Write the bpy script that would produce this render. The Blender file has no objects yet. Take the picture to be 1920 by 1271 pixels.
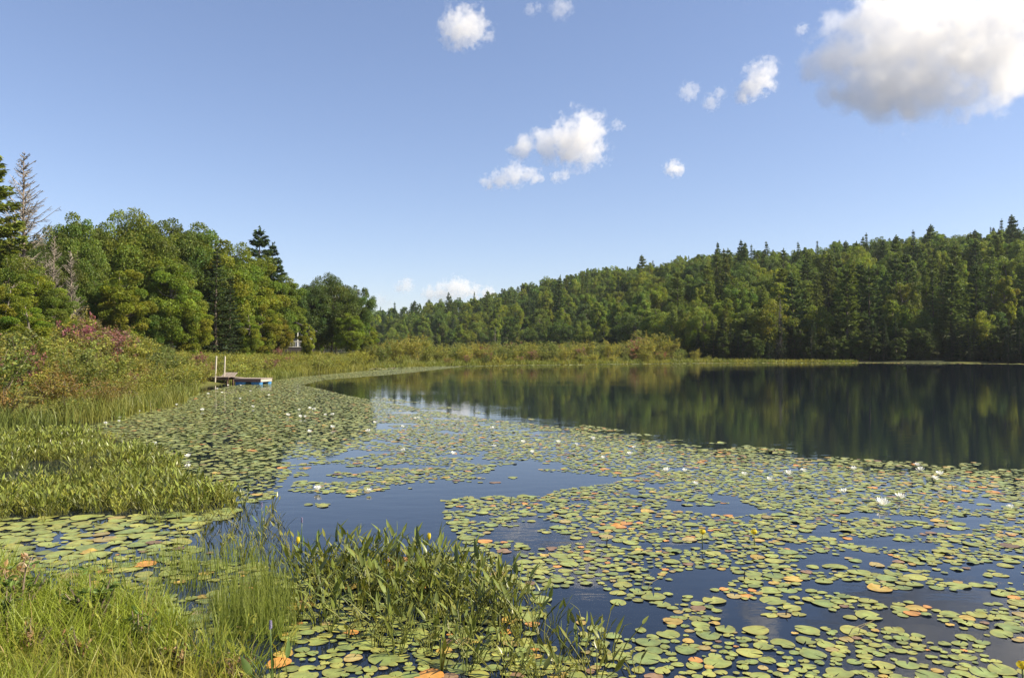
import bpy, math, random
import numpy as np
from mathutils import Vector

# ------------------------------------------------------------------ basics
SC = bpy.context.scene
COL = SC.collection
RNG = np.random.default_rng(11)
random.seed(5)
F, HOR, CAMZ = 1440.0, 656.0, 2.2          # focal length (photo px), horizon row, eye height (m)


def gp(x, y, z=0.0):
    """Photo pixel -> point on the level plane z."""
    Y = (CAMZ - z) * F / (y - HOR)
    return np.array([(x - 960.0) / F * Y, Y, z])


def at(x, y, Y):
    """Photo pixel at a chosen depth."""
    return np.array([(x - 960.0) / F * Y, Y, CAMZ + (HOR - y) / F * Y])


def ss(a, b, x):
    t = np.clip((x - a) / (b - a), 0, 1)
    return t * t * (3 - 2 * t)


def hash2(i, j, s):
    n = (i.astype(np.int64) * 374761393 + j.astype(np.int64) * 668265263 + s * 974711) & 0xFFFFFFFF
    n = ((n ^ (n >> 13)) * 1274126177) & 0xFFFFFFFF
    return ((n ^ (n >> 16)) & 0xFFFF) / 65535.0


def vnoise(x, y, s=0):
    x = np.asarray(x, float); y = np.asarray(y, float)
    i = np.floor(x); j = np.floor(y)
    u = x - i; v = y - j
    u = u * u * (3 - 2 * u); v = v * v * (3 - 2 * v)
    a = hash2(i, j, s); b = hash2(i + 1, j, s); c = hash2(i, j + 1, s); d = hash2(i + 1, j + 1, s)
    return (a * (1 - u) + b * u) * (1 - v) + (c * (1 - u) + d * u) * v


def fbm(x, y, s=0, n=3):
    r = 0; a = .5; t = 0
    for k in range(n):
        r = r + a * vnoise(x * 2 ** k, y * 2 ** k, s + k); t += a; a *= .5
    return r / t


# ------------------------------------------------------------------ mesh builder
class MB:
    def __init__(self):
        self.v = []; self.f = []; self.c = []; self.m = []; self.n = 0

    def add(self, V, Fa, col=(1, 1, 1), mat=0):
        V = np.asarray(V, float).reshape(-1, 3)
        self.v.append(V)
        c = np.asarray(col, float)
        if c.ndim == 1:
            c = np.tile(c, (len(V), 1))
        self.c.append(c)
        if isinstance(Fa, list):
            for q in Fa:
                q = np.asarray(q).reshape(1, -1)
                self.f.append(q + self.n); self.m.append((1, mat))
        else:
            self.f.append(Fa + self.n); self.m.append((len(Fa), mat))
        self.n += len(V)

    def arrays(self):
        return np.concatenate(self.v), self.f, np.concatenate(self.c), self.m

    def mesh(self, name, mats, smooth=False):
        me = bpy.data.meshes.new(name)
        V = np.concatenate(self.v); C = np.concatenate(self.c)
        me.vertices.add(len(V)); me.vertices.foreach_set('co', V.ravel().astype(np.float32))
        loops = np.concatenate([f.ravel() for f in self.f]).astype(np.int32)
        sizes = np.concatenate([np.full(len(f), f.shape[1]) for f in self.f]).astype(np.int32)
        starts = np.concatenate([[0], np.cumsum(sizes)[:-1]]).astype(np.int32)
        me.loops.add(len(loops)); me.loops.foreach_set('vertex_index', loops)
        me.polygons.add(len(sizes)); me.polygons.foreach_set('loop_start', starts)
        try:
            me.polygons.foreach_set('loop_total', sizes)
        except Exception:
            pass
        mi = np.concatenate([np.full(k, m) for k, m in self.m]).astype(np.int32)
        me.polygons.foreach_set('material_index', mi)
        me.polygons.foreach_set('use_smooth', np.full(len(sizes), bool(smooth)))
        a = me.color_attributes.new('Col', 'FLOAT_COLOR', 'POINT')
        a.data.foreach_set('color', np.concatenate([C, np.ones((len(C), 1))], 1).ravel().astype(np.float32))
        for m in (mats if isinstance(mats, (list, tuple)) else [mats]):
            me.materials.append(m)
        me.update(calc_edges=True); me.validate()
        return me


def link(name, me, parent=None, loc=None):
    o = bpy.data.objects.new(name, me); COL.objects.link(o)
    if parent is not None:
        o.parent = parent
    if loc is not None:
        o.location = loc
    return o


def tag(o, label=None, cat=None, group=None, kind=None):
    if label: o['label'] = label
    if cat: o['category'] = cat
    if group: o['group'] = group
    if kind: o['kind'] = kind
    return o


def thing(name, label, cat, loc=(0, 0, 0), rz=0.0, sc=(1, 1, 1), group=None):
    o = bpy.data.objects.new(name, None); COL.objects.link(o)
    o.location = loc; o.rotation_euler = (0, 0, rz); o.scale = sc
    o.empty_display_size = .2
    return tag(o, label, cat, group)


def box(mb, c, s, rz=0.0, col=(1, 1, 1), mat=0, bev=0.0, tilt=(0, 0)):
    """Box centred at c, size s, with chamfered vertical and top edges."""
    hx, hy, hz = s[0] / 2, s[1] / 2, s[2] / 2
    b = min(bev, hx * .5, hy * .5, hz * .5)
    if b > 0:
        ring = lambda ex, ey, z: [(-ex + b, -ey, z), (ex - b, -ey, z), (ex, -ey + b, z), (ex, ey - b, z), (ex - b, ey, z), (-ex + b, ey, z), (-ex, ey - b, z), (-ex, -ey + b, z)]
        V = np.array(ring(hx - b, hy - b, -hz) + ring(hx, hy, -hz + b) + ring(hx, hy, hz - b) + ring(hx - b, hy - b, hz))
        n = 8
    else:
        V = np.array([(-hx, -hy, -hz), (hx, -hy, -hz), (hx, hy, -hz), (-hx, hy, -hz), (-hx, -hy, hz), (hx, -hy, hz), (hx, hy, hz), (-hx, hy, hz)])
        n = 4
    k = len(V) // n
    fs = [list(range(n))[::-1], [(k - 1) * n + i for i in range(n)]]
    for r in range(k - 1):
        for i in range(n):
            j = (i + 1) % n
            fs.append([r * n + i, r * n + j, (r + 1) * n + j, (r + 1) * n + i])
    if tilt != (0, 0):
        ax, ay = tilt
        Rx = np.array([[1, 0, 0], [0, math.cos(ax), -math.sin(ax)], [0, math.sin(ax), math.cos(ax)]])
        Ry = np.array([[math.cos(ay), 0, math.sin(ay)], [0, 1, 0], [-math.sin(ay), 0, math.cos(ay)]])
        V = V @ (Ry @ Rx).T
    cz, sz = math.cos(rz), math.sin(rz)
    V = V @ np.array([[cz, sz, 0], [-sz, cz, 0], [0, 0, 1]]) + np.asarray(c)
    mb.add(V, fs, col, mat)


def tube(mb, pts, rad, n=6, col=(1, 1, 1), mat=0, cap=True):
    pts = np.asarray(pts, float); k = len(pts)
    rad = np.broadcast_to(np.asarray(rad, float), (k,))
    T = np.gradient(pts, axis=0); T /= np.linalg.norm(T, axis=1)[:, None] + 1e-9
    ref = np.array([0, 0, 1.]) if abs(T[0, 2]) < .9 else np.array([1., 0, 0])
    A = np.cross(T, ref); A /= np.linalg.norm(A, axis=1)[:, None] + 1e-9
    B = np.cross(T, A)
    an = np.arange(n) * 2 * math.pi / n
    V = pts[:, None] + rad[:, None, None] * (np.cos(an)[None, :, None] * A[:, None] + np.sin(an)[None, :, None] * B[:, None])
    i = np.arange(k - 1)[:, None] * n; j = np.arange(n)[None]; j2 = (j + 1) % n
    Q = np.stack([i + j, i + j2, i + n + j2, i + n + j], -1).reshape(-1, 4)
    mb.add(V.reshape(-1, 3), Q, col, mat)
    if cap:
        mb.f.append(np.arange(n)[None, ::-1] + (mb.n - k * n)); mb.m.append((1, mat))
        mb.f.append(np.arange(n)[None] + (mb.n - n)); mb.m.append((1, mat))


def unit(v):
    return v / (np.linalg.norm(v, axis=-1, keepdims=True) + 1e-9)


def leaves(mb, P, N, L, W, col, rng, T=None, fold=.12, mat=0):
    """Diamond leaf cards, lightly folded along the midrib."""
    n = len(P)
    if T is None:
        T = rng.normal(size=(n, 3))
    N = unit(N)
    T = unit(T - (T * N).sum(1, keepdims=True) * N)
    B = np.cross(N, T)
    L = np.broadcast_to(L, (n,))[:, None]; W = np.broadcast_to(W, (n,))[:, None]
    V = np.stack([P - T * L * .5, P + B * W * .5 + N * L * fold, P + T * L * .5, P - B * W * .5 + N * L * fold], 1)
    Q = np.arange(n * 4).reshape(n, 4)
    c = np.repeat(np.broadcast_to(np.asarray(col), (n, 3)), 4, 0)
    mb.add(V.reshape(-1, 3), Q, c, mat)


def blades(mb, P, h, w, lean, rng, col, nseg=3, tipcol=None, curl=1.6):
    """Grass blades: tapering ribbons that bend over towards the tip."""
    n = len(P)
    h = np.broadcast_to(h, (n,)); w = np.broadcast_to(w, (n,)); lean = np.broadcast_to(lean, (n,))
    az = rng.uniform(0, 2 * math.pi, n); fa = rng.uniform(0, 2 * math.pi, n)
    D = np.stack([np.cos(az), np.sin(az), np.zeros(n)], 1)
    S = np.stack([np.cos(fa), np.sin(fa), np.zeros(n)], 1)
    rows = []; cs = []
    col = np.broadcast_to(np.asarray(col, float), (n, 3))
    tip = col if tipcol is None else np.broadcast_to(np.asarray(tipcol, float), (n, 3))
    for k in range(nseg + 1):
        t = k / nseg
        c = P + D * (lean * h * t ** curl)[:, None] + np.array([0, 0, 1.]) * (h * t * (1 - .25 * lean * t))[:, None]
        ww = (w * (1 - t ** 1.5) * .5 + .0008)[:, None]
        rows += [c - S * ww, c + S * ww]
        cc = col * (1 - t) + tip * t
        cs += [cc, cc]
    V = np.stack(rows, 1); C = np.stack(cs, 1); m = 2 * (nseg + 1)
    base = np.arange(n)[:, None] * m
    Q = np.concatenate([np.stack([base[:, 0] + 2 * k, base[:, 0] + 2 * k + 1, base[:, 0] + 2 * k + 3, base[:, 0] + 2 * k + 2], 1) for k in range(nseg)])
    mb.add(V.reshape(-1, 3), Q, C.reshape(-1, 3))


def jit(base, n, rng, amt=.18, hue=.12):
    base = np.asarray(base, float)
    v = rng.normal(1, amt, (n, 1)).clip(.5, 1.6)
    h = rng.normal(0, hue, (n, 1))
    return (base * v * np.concatenate([1 + h, np.ones((n, 1)), 1 - h], 1)).clip(.003, .95)


# ------------------------------------------------------------------ materials
def new_mat(name):
    m = bpy.data.materials.new(name); m.use_nodes = True
    nt = m.node_tree; nt.nodes.clear()
    return m, nt, nt.nodes.new, nt.links.new


def leaf_mat(name, transl=.35, rough=.55, spec=.3, tr_tint=(1.15, 1.1, .6), var=.16, nscale=2.0):
    m, nt, N, L = new_mat(name)
    out = N('ShaderNodeOutputMaterial')
    at_ = N('ShaderNodeAttribute'); at_.attribute_name = 'Col'
    oi = N('ShaderNodeObjectInfo')
    mul = N('ShaderNodeMix'); mul.data_type = 'RGBA'; mul.blend_type = 'MULTIPLY'; mul.inputs[0].default_value = 1
    L(at_.outputs['Color'], mul.inputs[6]); L(oi.outputs['Color'], mul.inputs[7])
    ns = N('ShaderNodeTexNoise'); ns.inputs['Scale'].default_value = nscale; ns.inputs['Detail'].default_value = 2
    tc = N('ShaderNodeTexCoord'); L(tc.outputs['Object'], ns.inputs['Vector'])
    mr = N('ShaderNodeMapRange'); mr.inputs[3].default_value = 1 - var; mr.inputs[4].default_value = 1 + var
    mr.inputs[1].default_value = .3; mr.inputs[2].default_value = .7
    L(ns.outputs['Fac'], mr.inputs[0])
    hs = N('ShaderNodeHueSaturation'); L(mul.outputs[2], hs.inputs['Color']); L(mr.outputs[0], hs.inputs['Value'])
    p = N('ShaderNodeBsdfPrincipled'); p.inputs['Roughness'].default_value = rough
    p.inputs['Specular IOR Level'].default_value = spec
    L(hs.outputs[0], p.inputs['Base Color'])
    t = N('ShaderNodeBsdfTranslucent')
    tm = N('ShaderNodeMix'); tm.data_type = 'RGBA'; tm.blend_type = 'MULTIPLY'; tm.inputs[0].default_value = 1
    L(hs.outputs[0], tm.inputs[6]); tm.inputs[7].default_value = (*tr_tint, 1); L(tm.outputs[2], t.inputs['Color'])
    mx = N('ShaderNodeMixShader'); mx.inputs[0].default_value = transl
    L(p.outputs[0], mx.inputs[1]); L(t.outputs[0], mx.inputs[2]); L(mx.outputs[0], out.inputs[0])
    return m


def solid_mat(name, rough=.8, spec=.3, scale=(6, 6, 6), c_var=.3, bump=.3, bdist=.02, col=None, detail=5):
    """Vertex colour (or a fixed colour) broken up by stretched noise with bump."""
    m, nt, N, L = new_mat(name)
    out = N('ShaderNodeOutputMaterial'); p = N('ShaderNodeBsdfPrincipled')
    p.inputs['Roughness'].default_value = rough; p.inputs['Specular IOR Level'].default_value = spec
    tc = N('ShaderNodeTexCoord'); mp = N('ShaderNodeMapping'); mp.inputs['Scale'].default_value = scale
    L(tc.outputs['Object'], mp.inputs[0])
    ns = N('ShaderNodeTexNoise'); ns.inputs['Scale'].default_value = 1; ns.inputs['Detail'].default_value = detail
    L(mp.outputs[0], ns.inputs['Vector'])
    mr = N('ShaderNodeMapRange'); mr.inputs[1].default_value = .25; mr.inputs[2].default_value = .75
    mr.inputs[3].default_value = 1 - c_var; mr.inputs[4].default_value = 1 + c_var
    L(ns.outputs['Fac'], mr.inputs[0])
    hs = N('ShaderNodeHueSaturation'); L(mr.outputs[0], hs.inputs['Value'])
    if col is None:
        a = N('ShaderNodeAttribute'); a.attribute_name = 'Col'; L(a.outputs['Color'], hs.inputs['Color'])
    else:
        hs.inputs['Color'].default_value = (*col, 1)
    L(hs.outputs[0], p.inputs['Base Color'])
    if bump:
        b = N('ShaderNodeBump'); b.inputs['Strength'].default_value = bump; b.inputs['Distance'].default_value = bdist
        L(ns.outputs['Fac'], b.inputs['Height']); L(b.outputs[0], p.inputs['Normal'])
    L(p.outputs[0], out.inputs[0])
    return m


M_LEAF = leaf_mat('leaf', .48, .5, .28, nscale=.35, var=.22)
M_NEEDLE = leaf_mat('needle', .32, .6, .25, nscale=.5, var=.2)
M_SHRUB = leaf_mat('shrub_leaf', .4, .5, .3, nscale=1.2, var=.15)
M_GRASS = leaf_mat('grass_blade', .42, .45, .3, nscale=1.5, var=.18)
M_PICK = leaf_mat('pickerelweed_leaf', .25, .32, .45, nscale=6, var=.12)
M_PETAL = leaf_mat('petal', .25, .5, .3, tr_tint=(1, 1, .95), nscale=30, var=.03)
M_BARK = solid_mat('bark', .9, .15, (9, 9, 2), .45, .5, .04)
M_WOOD = solid_mat('weathered_wood', .8, .25, (30, 30, 3), .25, .3, .004)
M_FLOAT = solid_mat('blue_plastic', .4, .45, (5, 5, 5), .12, .08, .01)
M_WALL = solid_mat('cabin_paint', .7, .3, (2, 2, 14), .1, .15, .01)


def pad_mat():
    m, nt, N, L = new_mat('lily_pad_leaf')
    out = N('ShaderNodeOutputMaterial'); p = N('ShaderNodeBsdfPrincipled')
    a = N('ShaderNodeAttribute'); a.attribute_name = 'Col'
    tc = N('ShaderNodeTexCoord'); ns = N('ShaderNodeTexNoise')
    geo = N('ShaderNodeNewGeometry')
    ns.inputs['Scale'].default_value = 14; ns.inputs['Detail'].default_value = 4
    L(geo.outputs['Position'], ns.inputs['Vector'])
    mr = N('ShaderNodeMapRange'); mr.inputs[1].default_value = .3; mr.inputs[2].default_value = .7
    mr.inputs[3].default_value = .78; mr.inputs[4].default_value = 1.2
    L(ns.outputs['Fac'], mr.inputs[0])
    hs = N('ShaderNodeHueSaturation'); L(mr.outputs[0], hs.inputs['Value'])
    oi = N('ShaderNodeObjectInfo'); om = N('ShaderNodeMix'); om.data_type = 'RGBA'; om.blend_type = 'MULTIPLY'; om.inputs[0].default_value = 1
    L(a.outputs['Color'], om.inputs[6]); L(oi.outputs['Color'], om.inputs[7]); L(om.outputs[2], hs.inputs['Color'])
    # small brown blemishes
    n2 = N('ShaderNodeTexNoise'); n2.inputs['Scale'].default_value = 38; n2.inputs['Detail'].default_value = 2
    L(geo.outputs['Position'], n2.inputs['Vector'])
    r2 = N('ShaderNodeMapRange'); r2.inputs[1].default_value = .66; r2.inputs[2].default_value = .74; L(n2.outputs['Fac'], r2.inputs[0])
    mx = N('ShaderNodeMix'); mx.data_type = 'RGBA'; L(r2.outputs[0], mx.inputs[0]); L(hs.outputs[0], mx.inputs[6])
    mx.inputs[7].default_value = (.10, .07, .025, 1)
    L(mx.outputs[2], p.inputs['Base Color'])
    p.inputs['Roughness'].default_value = .42; p.inputs['Specular IOR Level'].default_value = .45
    b = N('ShaderNodeBump'); b.inputs['Strength'].default_value = .25; b.inputs['Distance'].default_value = .01
    L(ns.outputs['Fac'], b.inputs['Height']); L(b.outputs[0], p.inputs['Normal'])
    L(p.outputs[0], out.inputs[0])
    return m


M_PAD = pad_mat()


def water_mat():
    m, nt, N, L = new_mat('pond_water')
    out = N('ShaderNodeOutputMaterial'); p = N('ShaderNodeBsdfPrincipled')
    p.inputs['Base Color'].default_value = (.006, .010, .019, 1)
    p.inputs['Roughness'].default_value = .02; p.inputs['IOR'].default_value = 1.36
    p.inputs['Specular IOR Level'].default_value = .5
    tc = N('ShaderNodeNewGeometry')
    mp = N('ShaderNodeMapping'); mp.inputs['Scale'].default_value = (1.1, 2.2, 1)
    L(tc.outputs['Position'], mp.inputs[0])
    n1 = N('ShaderNodeTexNoise'); n1.inputs['Scale'].default_value = 1.6; n1.inputs['Detail'].default_value = 3
    L(mp.outputs[0], n1.inputs['Vector'])
    b = N('ShaderNodeBump'); b.inputs['Strength'].default_value = .05; b.inputs['Distance'].default_value = .05
    mp2 = N('ShaderNodeMapping'); mp2.inputs['Scale'].default_value = (.03, .16, 1); L(tc.outputs['Position'], mp2.inputs[0])
    n2 = N('ShaderNodeTexNoise'); n2.inputs['Scale'].default_value = 1; n2.inputs['Detail'].default_value = 3; L(mp2.outputs[0], n2.inputs['Vector'])
    r2 = N('ShaderNodeMapRange'); r2.inputs[1].default_value = .42; r2.inputs[2].default_value = .68; r2.inputs[3].default_value = .025; r2.inputs[4].default_value = .10
    L(n2.outputs['Fac'], r2.inputs[0]); L(r2.outputs[0], b.inputs['Strength'])
    L(n1.outputs['Fac'], b.inputs['Height']); L(b.outputs[0], p.inputs['Normal'])
    L(p.outputs[0], out.inputs[0])
    return m


# ------------------------------------------------------------------ terrain
def g2(x, y):
    return tuple(gp(x, y)[:2])


SHORE = np.array([(-1.62, 4.9), g2(405, 1240), g2(265, 1172), g2(160, 1134), (-4.9, 7.3), (-9, 9.5), (-13, 14.5), (-15.4, 21), g2(160, 786), g2(250, 766), g2(330, 741),
                  g2(400, 723), g2(560, 701), g2(690, 690.5), g2(800, 687), g2(960, 684.3), g2(1150, 682.3), g2(1320, 680.2),
                  g2(1500, 679.6), g2(1700, 680), (84, 127), (118, 112), (132, 70), (100, 12), (40, -4), (8, 1.6), (1.5, 2.6)])


def shore_sd(X, Y):
    """Signed distance to the shoreline, positive on land."""
    X = np.asarray(X, float); Y = np.asarray(Y, float)
    d = np.full(X.shape, 1e9); inside = np.zeros(X.shape, bool)
    n = len(SHORE)
    for i in range(n):
        ax, ay = SHORE[i]; bx, by = SHORE[(i + 1) % n]
        vx, vy = bx - ax, by - ay
        t = np.clip(((X - ax) * vx + (Y - ay) * vy) / (vx * vx + vy * vy), 0, 1)
        d = np.minimum(d, np.hypot(X - ax - t * vx, Y - ay - t * vy))
        if ay != by:
            cond = (ay > Y) != (by > Y)
            inside ^= cond & (X < (bx - ax) * (Y - ay) / (by - ay) + ax)
    return np.where(inside, -d, d)


XS = [300, 500, 690, 760, 900, 1000, 1150, 1250, 1320, 1400, 1500, 1700, 1920, 2300, 3000]
Y0 = [330, 320, 305, 290, 255, 230, 195, 165, 145, 142, 142, 138, 131, 118, 110]
Y1 = [430, 430, 430, 430, 430, 425, 400, 370, 345, 325, 300, 290, 285, 270, 260]
SK = [640, 610, 582, 573, 551, 524, 499, 487, 476, 473, 458, 440, 422, 405, 400]
TREE_H = 11.5


def hill(X, Y):
    Ys = np.maximum(Y, 20.)
    xs = 960 + F * X / Ys
    y0 = np.interp(xs, XS, Y0); y1 = np.interp(xs, XS, Y1)
    zr = CAMZ + (HOR - np.interp(xs, XS, SK)) / F * y1 - TREE_H
    t = (Y - y0) / (y1 - y0)
    s = np.clip(t, 0, 1.0)
    z = .6 + (np.maximum(zr, 1) - .6) * (s * (1.25 - .25 * s)) * ss(0, .08, s + .0)
    z = np.where(t > 1, z - (Y - y1) * .05, z)
    return np.where(t > 0, z, -5)


def height(X, Y):
    X = np.asarray(X, float); Y = np.asarray(Y, float)
    sd = shore_sd(X, Y)
    near = ss(16, 8, Y) * ss(-14, -8, X)
    left = ss(-6, -14, X) * ss(135, 105, Y)
    slope = .012 + near * .075 + left * .06
    land = .22 * (1 - np.exp(-np.maximum(sd, 0) / 2.2)) + slope * np.clip(sd, 0, 40) + .10 * (fbm(X * .5, Y * .5, 3) - .5) * np.clip(sd, 0, 1)
    z = np.where(sd > 0, np.maximum(land, .0), np.maximum(sd * .22, -1.3))
    h = hill(X, Y) + (fbm(X * .03, Y * .03, 9) - .5) * 3.0 * ss(130, 200, Y)
    return np.where(sd > 0, np.maximum(z, h), z)


def hz(x, y):
    return float(height(np.array([x]), np.array([y]))[0])


def build_ground():
    a1 = np.radians(np.arange(-46, 46.01, .36)); a2 = np.radians(np.arange(50, 311, 4.0))
    A = np.concatenate([a1, a2]); R = 1.0 * 1.034 ** np.arange(0, 214)
    R = np.concatenate([[.02], R])
    X = (R[:, None] * np.sin(A)[None]); Y = (R[:, None] * np.cos(A)[None])
    Z = height(X, Y)
    nR, nA = X.shape
    V = np.stack([X, Y, Z], -1).reshape(-1, 3)
    i = np.arange(nR - 1)[:, None] * nA; j = np.arange(nA)[None]; j2 = (j + 1) % nA
    Q = np.stack([i + j, i + nA + j, i + nA + j2, i + j2], -1).reshape(-1, 4)
    sd = shore_sd(X, Y).ravel()
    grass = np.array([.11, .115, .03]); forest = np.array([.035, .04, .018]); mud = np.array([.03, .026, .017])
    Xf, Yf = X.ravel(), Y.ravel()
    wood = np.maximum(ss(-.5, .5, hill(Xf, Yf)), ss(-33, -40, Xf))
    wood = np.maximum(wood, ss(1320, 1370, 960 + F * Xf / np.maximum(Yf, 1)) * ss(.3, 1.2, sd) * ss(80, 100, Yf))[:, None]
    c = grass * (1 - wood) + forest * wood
    lo = ss(.5, -.3, sd)[:, None]
    c = c * (1 - lo) + mud * lo
    mb = MB(); mb.add(V, Q, c)
    o = link('ground', mb.mesh('ground', solid_mat('soil_and_turf', .95, .1, (3, 3, 3), .4, .6, .05), True))
    tag(o, kind='structure')
    mb = MB()
    a = np.arange(64) * 2 * math.pi / 64
    ring = np.stack([35 + 165 * np.cos(a), 62 + 110 * np.sin(a), np.zeros(64)], 1)
    mb.add(ring, [list(range(64))])
    tag(link('water', mb.mesh('water', water_mat())), kind='structure')
    # the farther blue hill that shows in the notch of the valley
    xs = np.linspace(-900, 700, 260); ys = np.linspace(760, 1150, 60)
    X, Y = np.meshgrid(xs, ys)
    px = 960 + F * X / 950
    zr = np.interp(px, [200, 500, 640, 700, 735, 770, 820, 900, 1100], [60, 58, 55, 51, 44, 38, 30, 16, 0])
    Z = zr * ss(0, 1, 1 - np.abs(Y - 950) / 200) + (fbm(X * .12, Y * .12, 4, 4) - .5) * 7
    V = np.stack([X, Y, Z], -1).reshape(-1, 3)
    i = np.arange(59)[:, None] * 260; j = np.arange(259)[None]
    Q = np.stack([i + j, i + j + 1, i + 260 + j + 1, i + 260 + j], -1).reshape(-1, 4)
    mb = MB(); mb.add(V, Q, (.05, .075, .03))
    tag(link('distant_hill', mb.mesh('distant_hill', solid_mat('far_wood', .9, .1, (.12, .12, .12), .5, 1, 2.0), True)), kind='structure')


build_ground()


# ------------------------------------------------------------------ tree kinds
def broadleaf(seed, H=14., W=5.0, base=.16, nclump=58, per=190, leaf=.34, col=(.07, .105, .025), top=.97, lumpy=.35):
    rng = np.random.default_rng(seed)
    tr, cr = MB(), MB()
    k = 9
    zz = np.linspace(0, H * .86, k)
    bx = np.cumsum(rng.normal(0, .012 * H, k)); by = np.cumsum(rng.normal(0, .012 * H, k)); bx -= bx[0]; by -= by[0]
    P = np.stack([bx, by, zz], 1)
    r = .017 * H * (1 - zz / (H * .95)) ** .8 + .01; r[0] *= 1.35
    bark = np.array([.16, .14, .115])
    tube(tr, P, r, 8, bark)
    zc = H * (top + base) / 2; hh = H * (top - base) / 2
    # clump centres: shell-weighted in an uneven envelope
    d = unit(rng.normal(size=(nclump, 3)))
    lump = 1 + lumpy * (fbm(d[:, 0] * 1.7 + 5, d[:, 1] * 1.7 + d[:, 2] * 2.1 + 7, seed) - .5) * 2
    rad = np.minimum(rng.uniform(.35, 1, nclump) ** .5 * lump, 1.0 + .12 * rng.random(nclump))
    sq = np.where(d[:, 2] < 0, 1.0, .95)
    C = np.stack([d[:, 0] * W * rad * .86, d[:, 1] * W * rad * .86, zc + d[:, 2] * hh * rad * sq * .86], 1)
    C[:, 2] = np.maximum(C[:, 2], H * base * .9)
    rc = rng.uniform(.12, .25, nclump) * W * (1.12 - .35 * np.clip((C[:, 2] - zc) / hh, -1, 1))
    for i in range(nclump):
        if i % 2 == 0:
            h0 = min(max(C[i, 2] - .45 * np.hypot(C[i, 0], C[i, 1]) - .3, H * base * .6), H * .8)
            s = np.array([np.interp(h0, zz, bx), np.interp(h0, zz, by), h0])
            mid = s * .5 + C[i] * .5 + np.array([0, 0, -.06 * H * .5])
            tube(tr, [s, mid, C[i]], [.006 * H, .004 * H, .0015 * H], 5, bark, cap=False)
        n = int(per * (rc[i] / (.22 * W)) ** 1.7)
        dd = unit(rng.normal(size=(n, 3)) + np.array([0, 0, .35]))
        p = C[i] + dd * (rng.uniform(.35, 1.08, n) ** .6 * rc[i])[:, None] * np.array([1.05, 1.05, .86])
        nn = dd * .5 + np.array([0, 0, .4]) + rng.normal(0, .75, (n, 3))
        c0 = np.array(col) * rng.normal(1, .13) * np.array([1 + rng.normal(0, .09), 1, 1])
        sz = leaf * rng.uniform(.6, 1.25, n)
        leaves(cr, p, nn, sz, sz * .72, jit(c0, n, rng, .17, .08), rng)
    # stray outer sprays give a ragged edge
    n = int(nclump * 16)
    ii = rng.integers(0, nclump, n); dd = unit(rng.normal(size=(n, 3)) + np.array([0, 0, .25]))
    p = C[ii] + dd * (rc[ii] * rng.uniform(.95, 1.25, n))[:, None] * np.array([1, 1, .85])
    leaves(cr, p, dd + rng.normal(0, .7, (n, 3)), leaf * rng.uniform(.5, 1, n), leaf * .5, jit(col, n, rng), rng)
    return tr.mesh('trunk', M_BARK, True), cr.mesh('crown', M_LEAF)


def conifer(seed, H=16., W=3.2, base=.14, whorls=22, nb=6, per=46, needle=.5, col=(.045, .075, .03), droop=.0, power=.8, gap=.15, plate=.1, bark=(.12, .095, .075)):
    rng = np.random.default_rng(seed)
    tr, cr = MB(), MB()
    zz = np.linspace(0, H, 10)
    bx = np.cumsum(rng.normal(0, .004 * H, 10)); bx -= bx[0]
    r = .016 * H * (1 - zz / H) ** .9 + .008
    tube(tr, np.stack([bx, bx * .5, zz], 1), r, 7, bark)
    for w in range(whorls):
        t = (w + rng.uniform(-.3, .3)) / whorls
        z = H * (base + (1 - base) * np.clip(t, 0, .985))
        env = W * (1 - t) ** power * (1 - .45 * math.exp(-t * 9))
        m = nb if t < .85 else nb - 1
        a0 = rng.uniform(0, 6.28)
        for b in range(m):
            if rng.random() < gap: continue
            a = a0 + b * 6.283 / m + rng.normal(0, .25)
            Lb = max(env * rng.uniform(.6, 1.12), .35)
            up = .28 * t + .04 - droop * (1 - t) + rng.normal(0, .06)
            D = np.array([math.cos(a), math.sin(a), 0]); Sd = np.array([-math.sin(a), math.cos(a), 0])
            cx = np.interp(z, zz, bx)
            base_p = np.array([cx, cx * .5, z])
            f = lambda s: base_p + np.outer(s * Lb, D) + np.outer(up * s * Lb + .12 * Lb * s ** 3 - droop * .5 * Lb * s ** 2, [0, 0, 1])
            if w % 2 == 0 or Lb > W * .6:
                tube(tr, f(np.array([0, .5, .9])), [.018 + .007 * Lb, .012 + .004 * Lb, .006], 4, bark, cap=False)
            n = int(per * (Lb / W) ** 1.15 * (1.0 if t < .8 else 1.3)) + 10
            s = rng.uniform(.18, 1.03, n) ** .75
            lat = rng.normal(0, .20, n) * Lb * (1.15 - s) ** .7 * .9 + rng.normal(0, .07, n)
            p = f(s) + np.outer(lat, Sd) + np.outer(rng.normal(0, plate, n) * (.6 + .4 * Lb / W), [0, 0, 1])
            T = D * .8 + np.outer(np.sign(lat) * rng.uniform(.2, 1.0, n), Sd) + rng.normal(0, .3, (n, 3)) + np.array([0, 0, .15])
            nn = np.array([0, 0, 1.]) + rng.normal(0, .55, (n, 3))
            c0 = np.array(col) * rng.normal(1, .12)
            sz = needle * rng.uniform(.6, 1.2, n)
            leaves(cr, p, nn, sz, sz * .36, jit(c0, n, rng, .16, .07), rng, T=T)
    # leader tuft
    n = 26
    p = np.stack([bx[-1] + rng.normal(0, .10, n), bx[-1] * .5 + rng.normal(0, .10, n), H * rng.uniform(.955, 1.015, n)], 1)
    leaves(cr, p, rng.normal(size=(n, 3)), needle * .8, needle * .25, jit(col, n, rng), rng, T=np.array([0, 0, 1.]) + rng.normal(0, .3, (n, 3)))
    return tr.mesh('trunk', M_BARK, True), cr.mesh('crown', M_NEEDLE)


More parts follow.
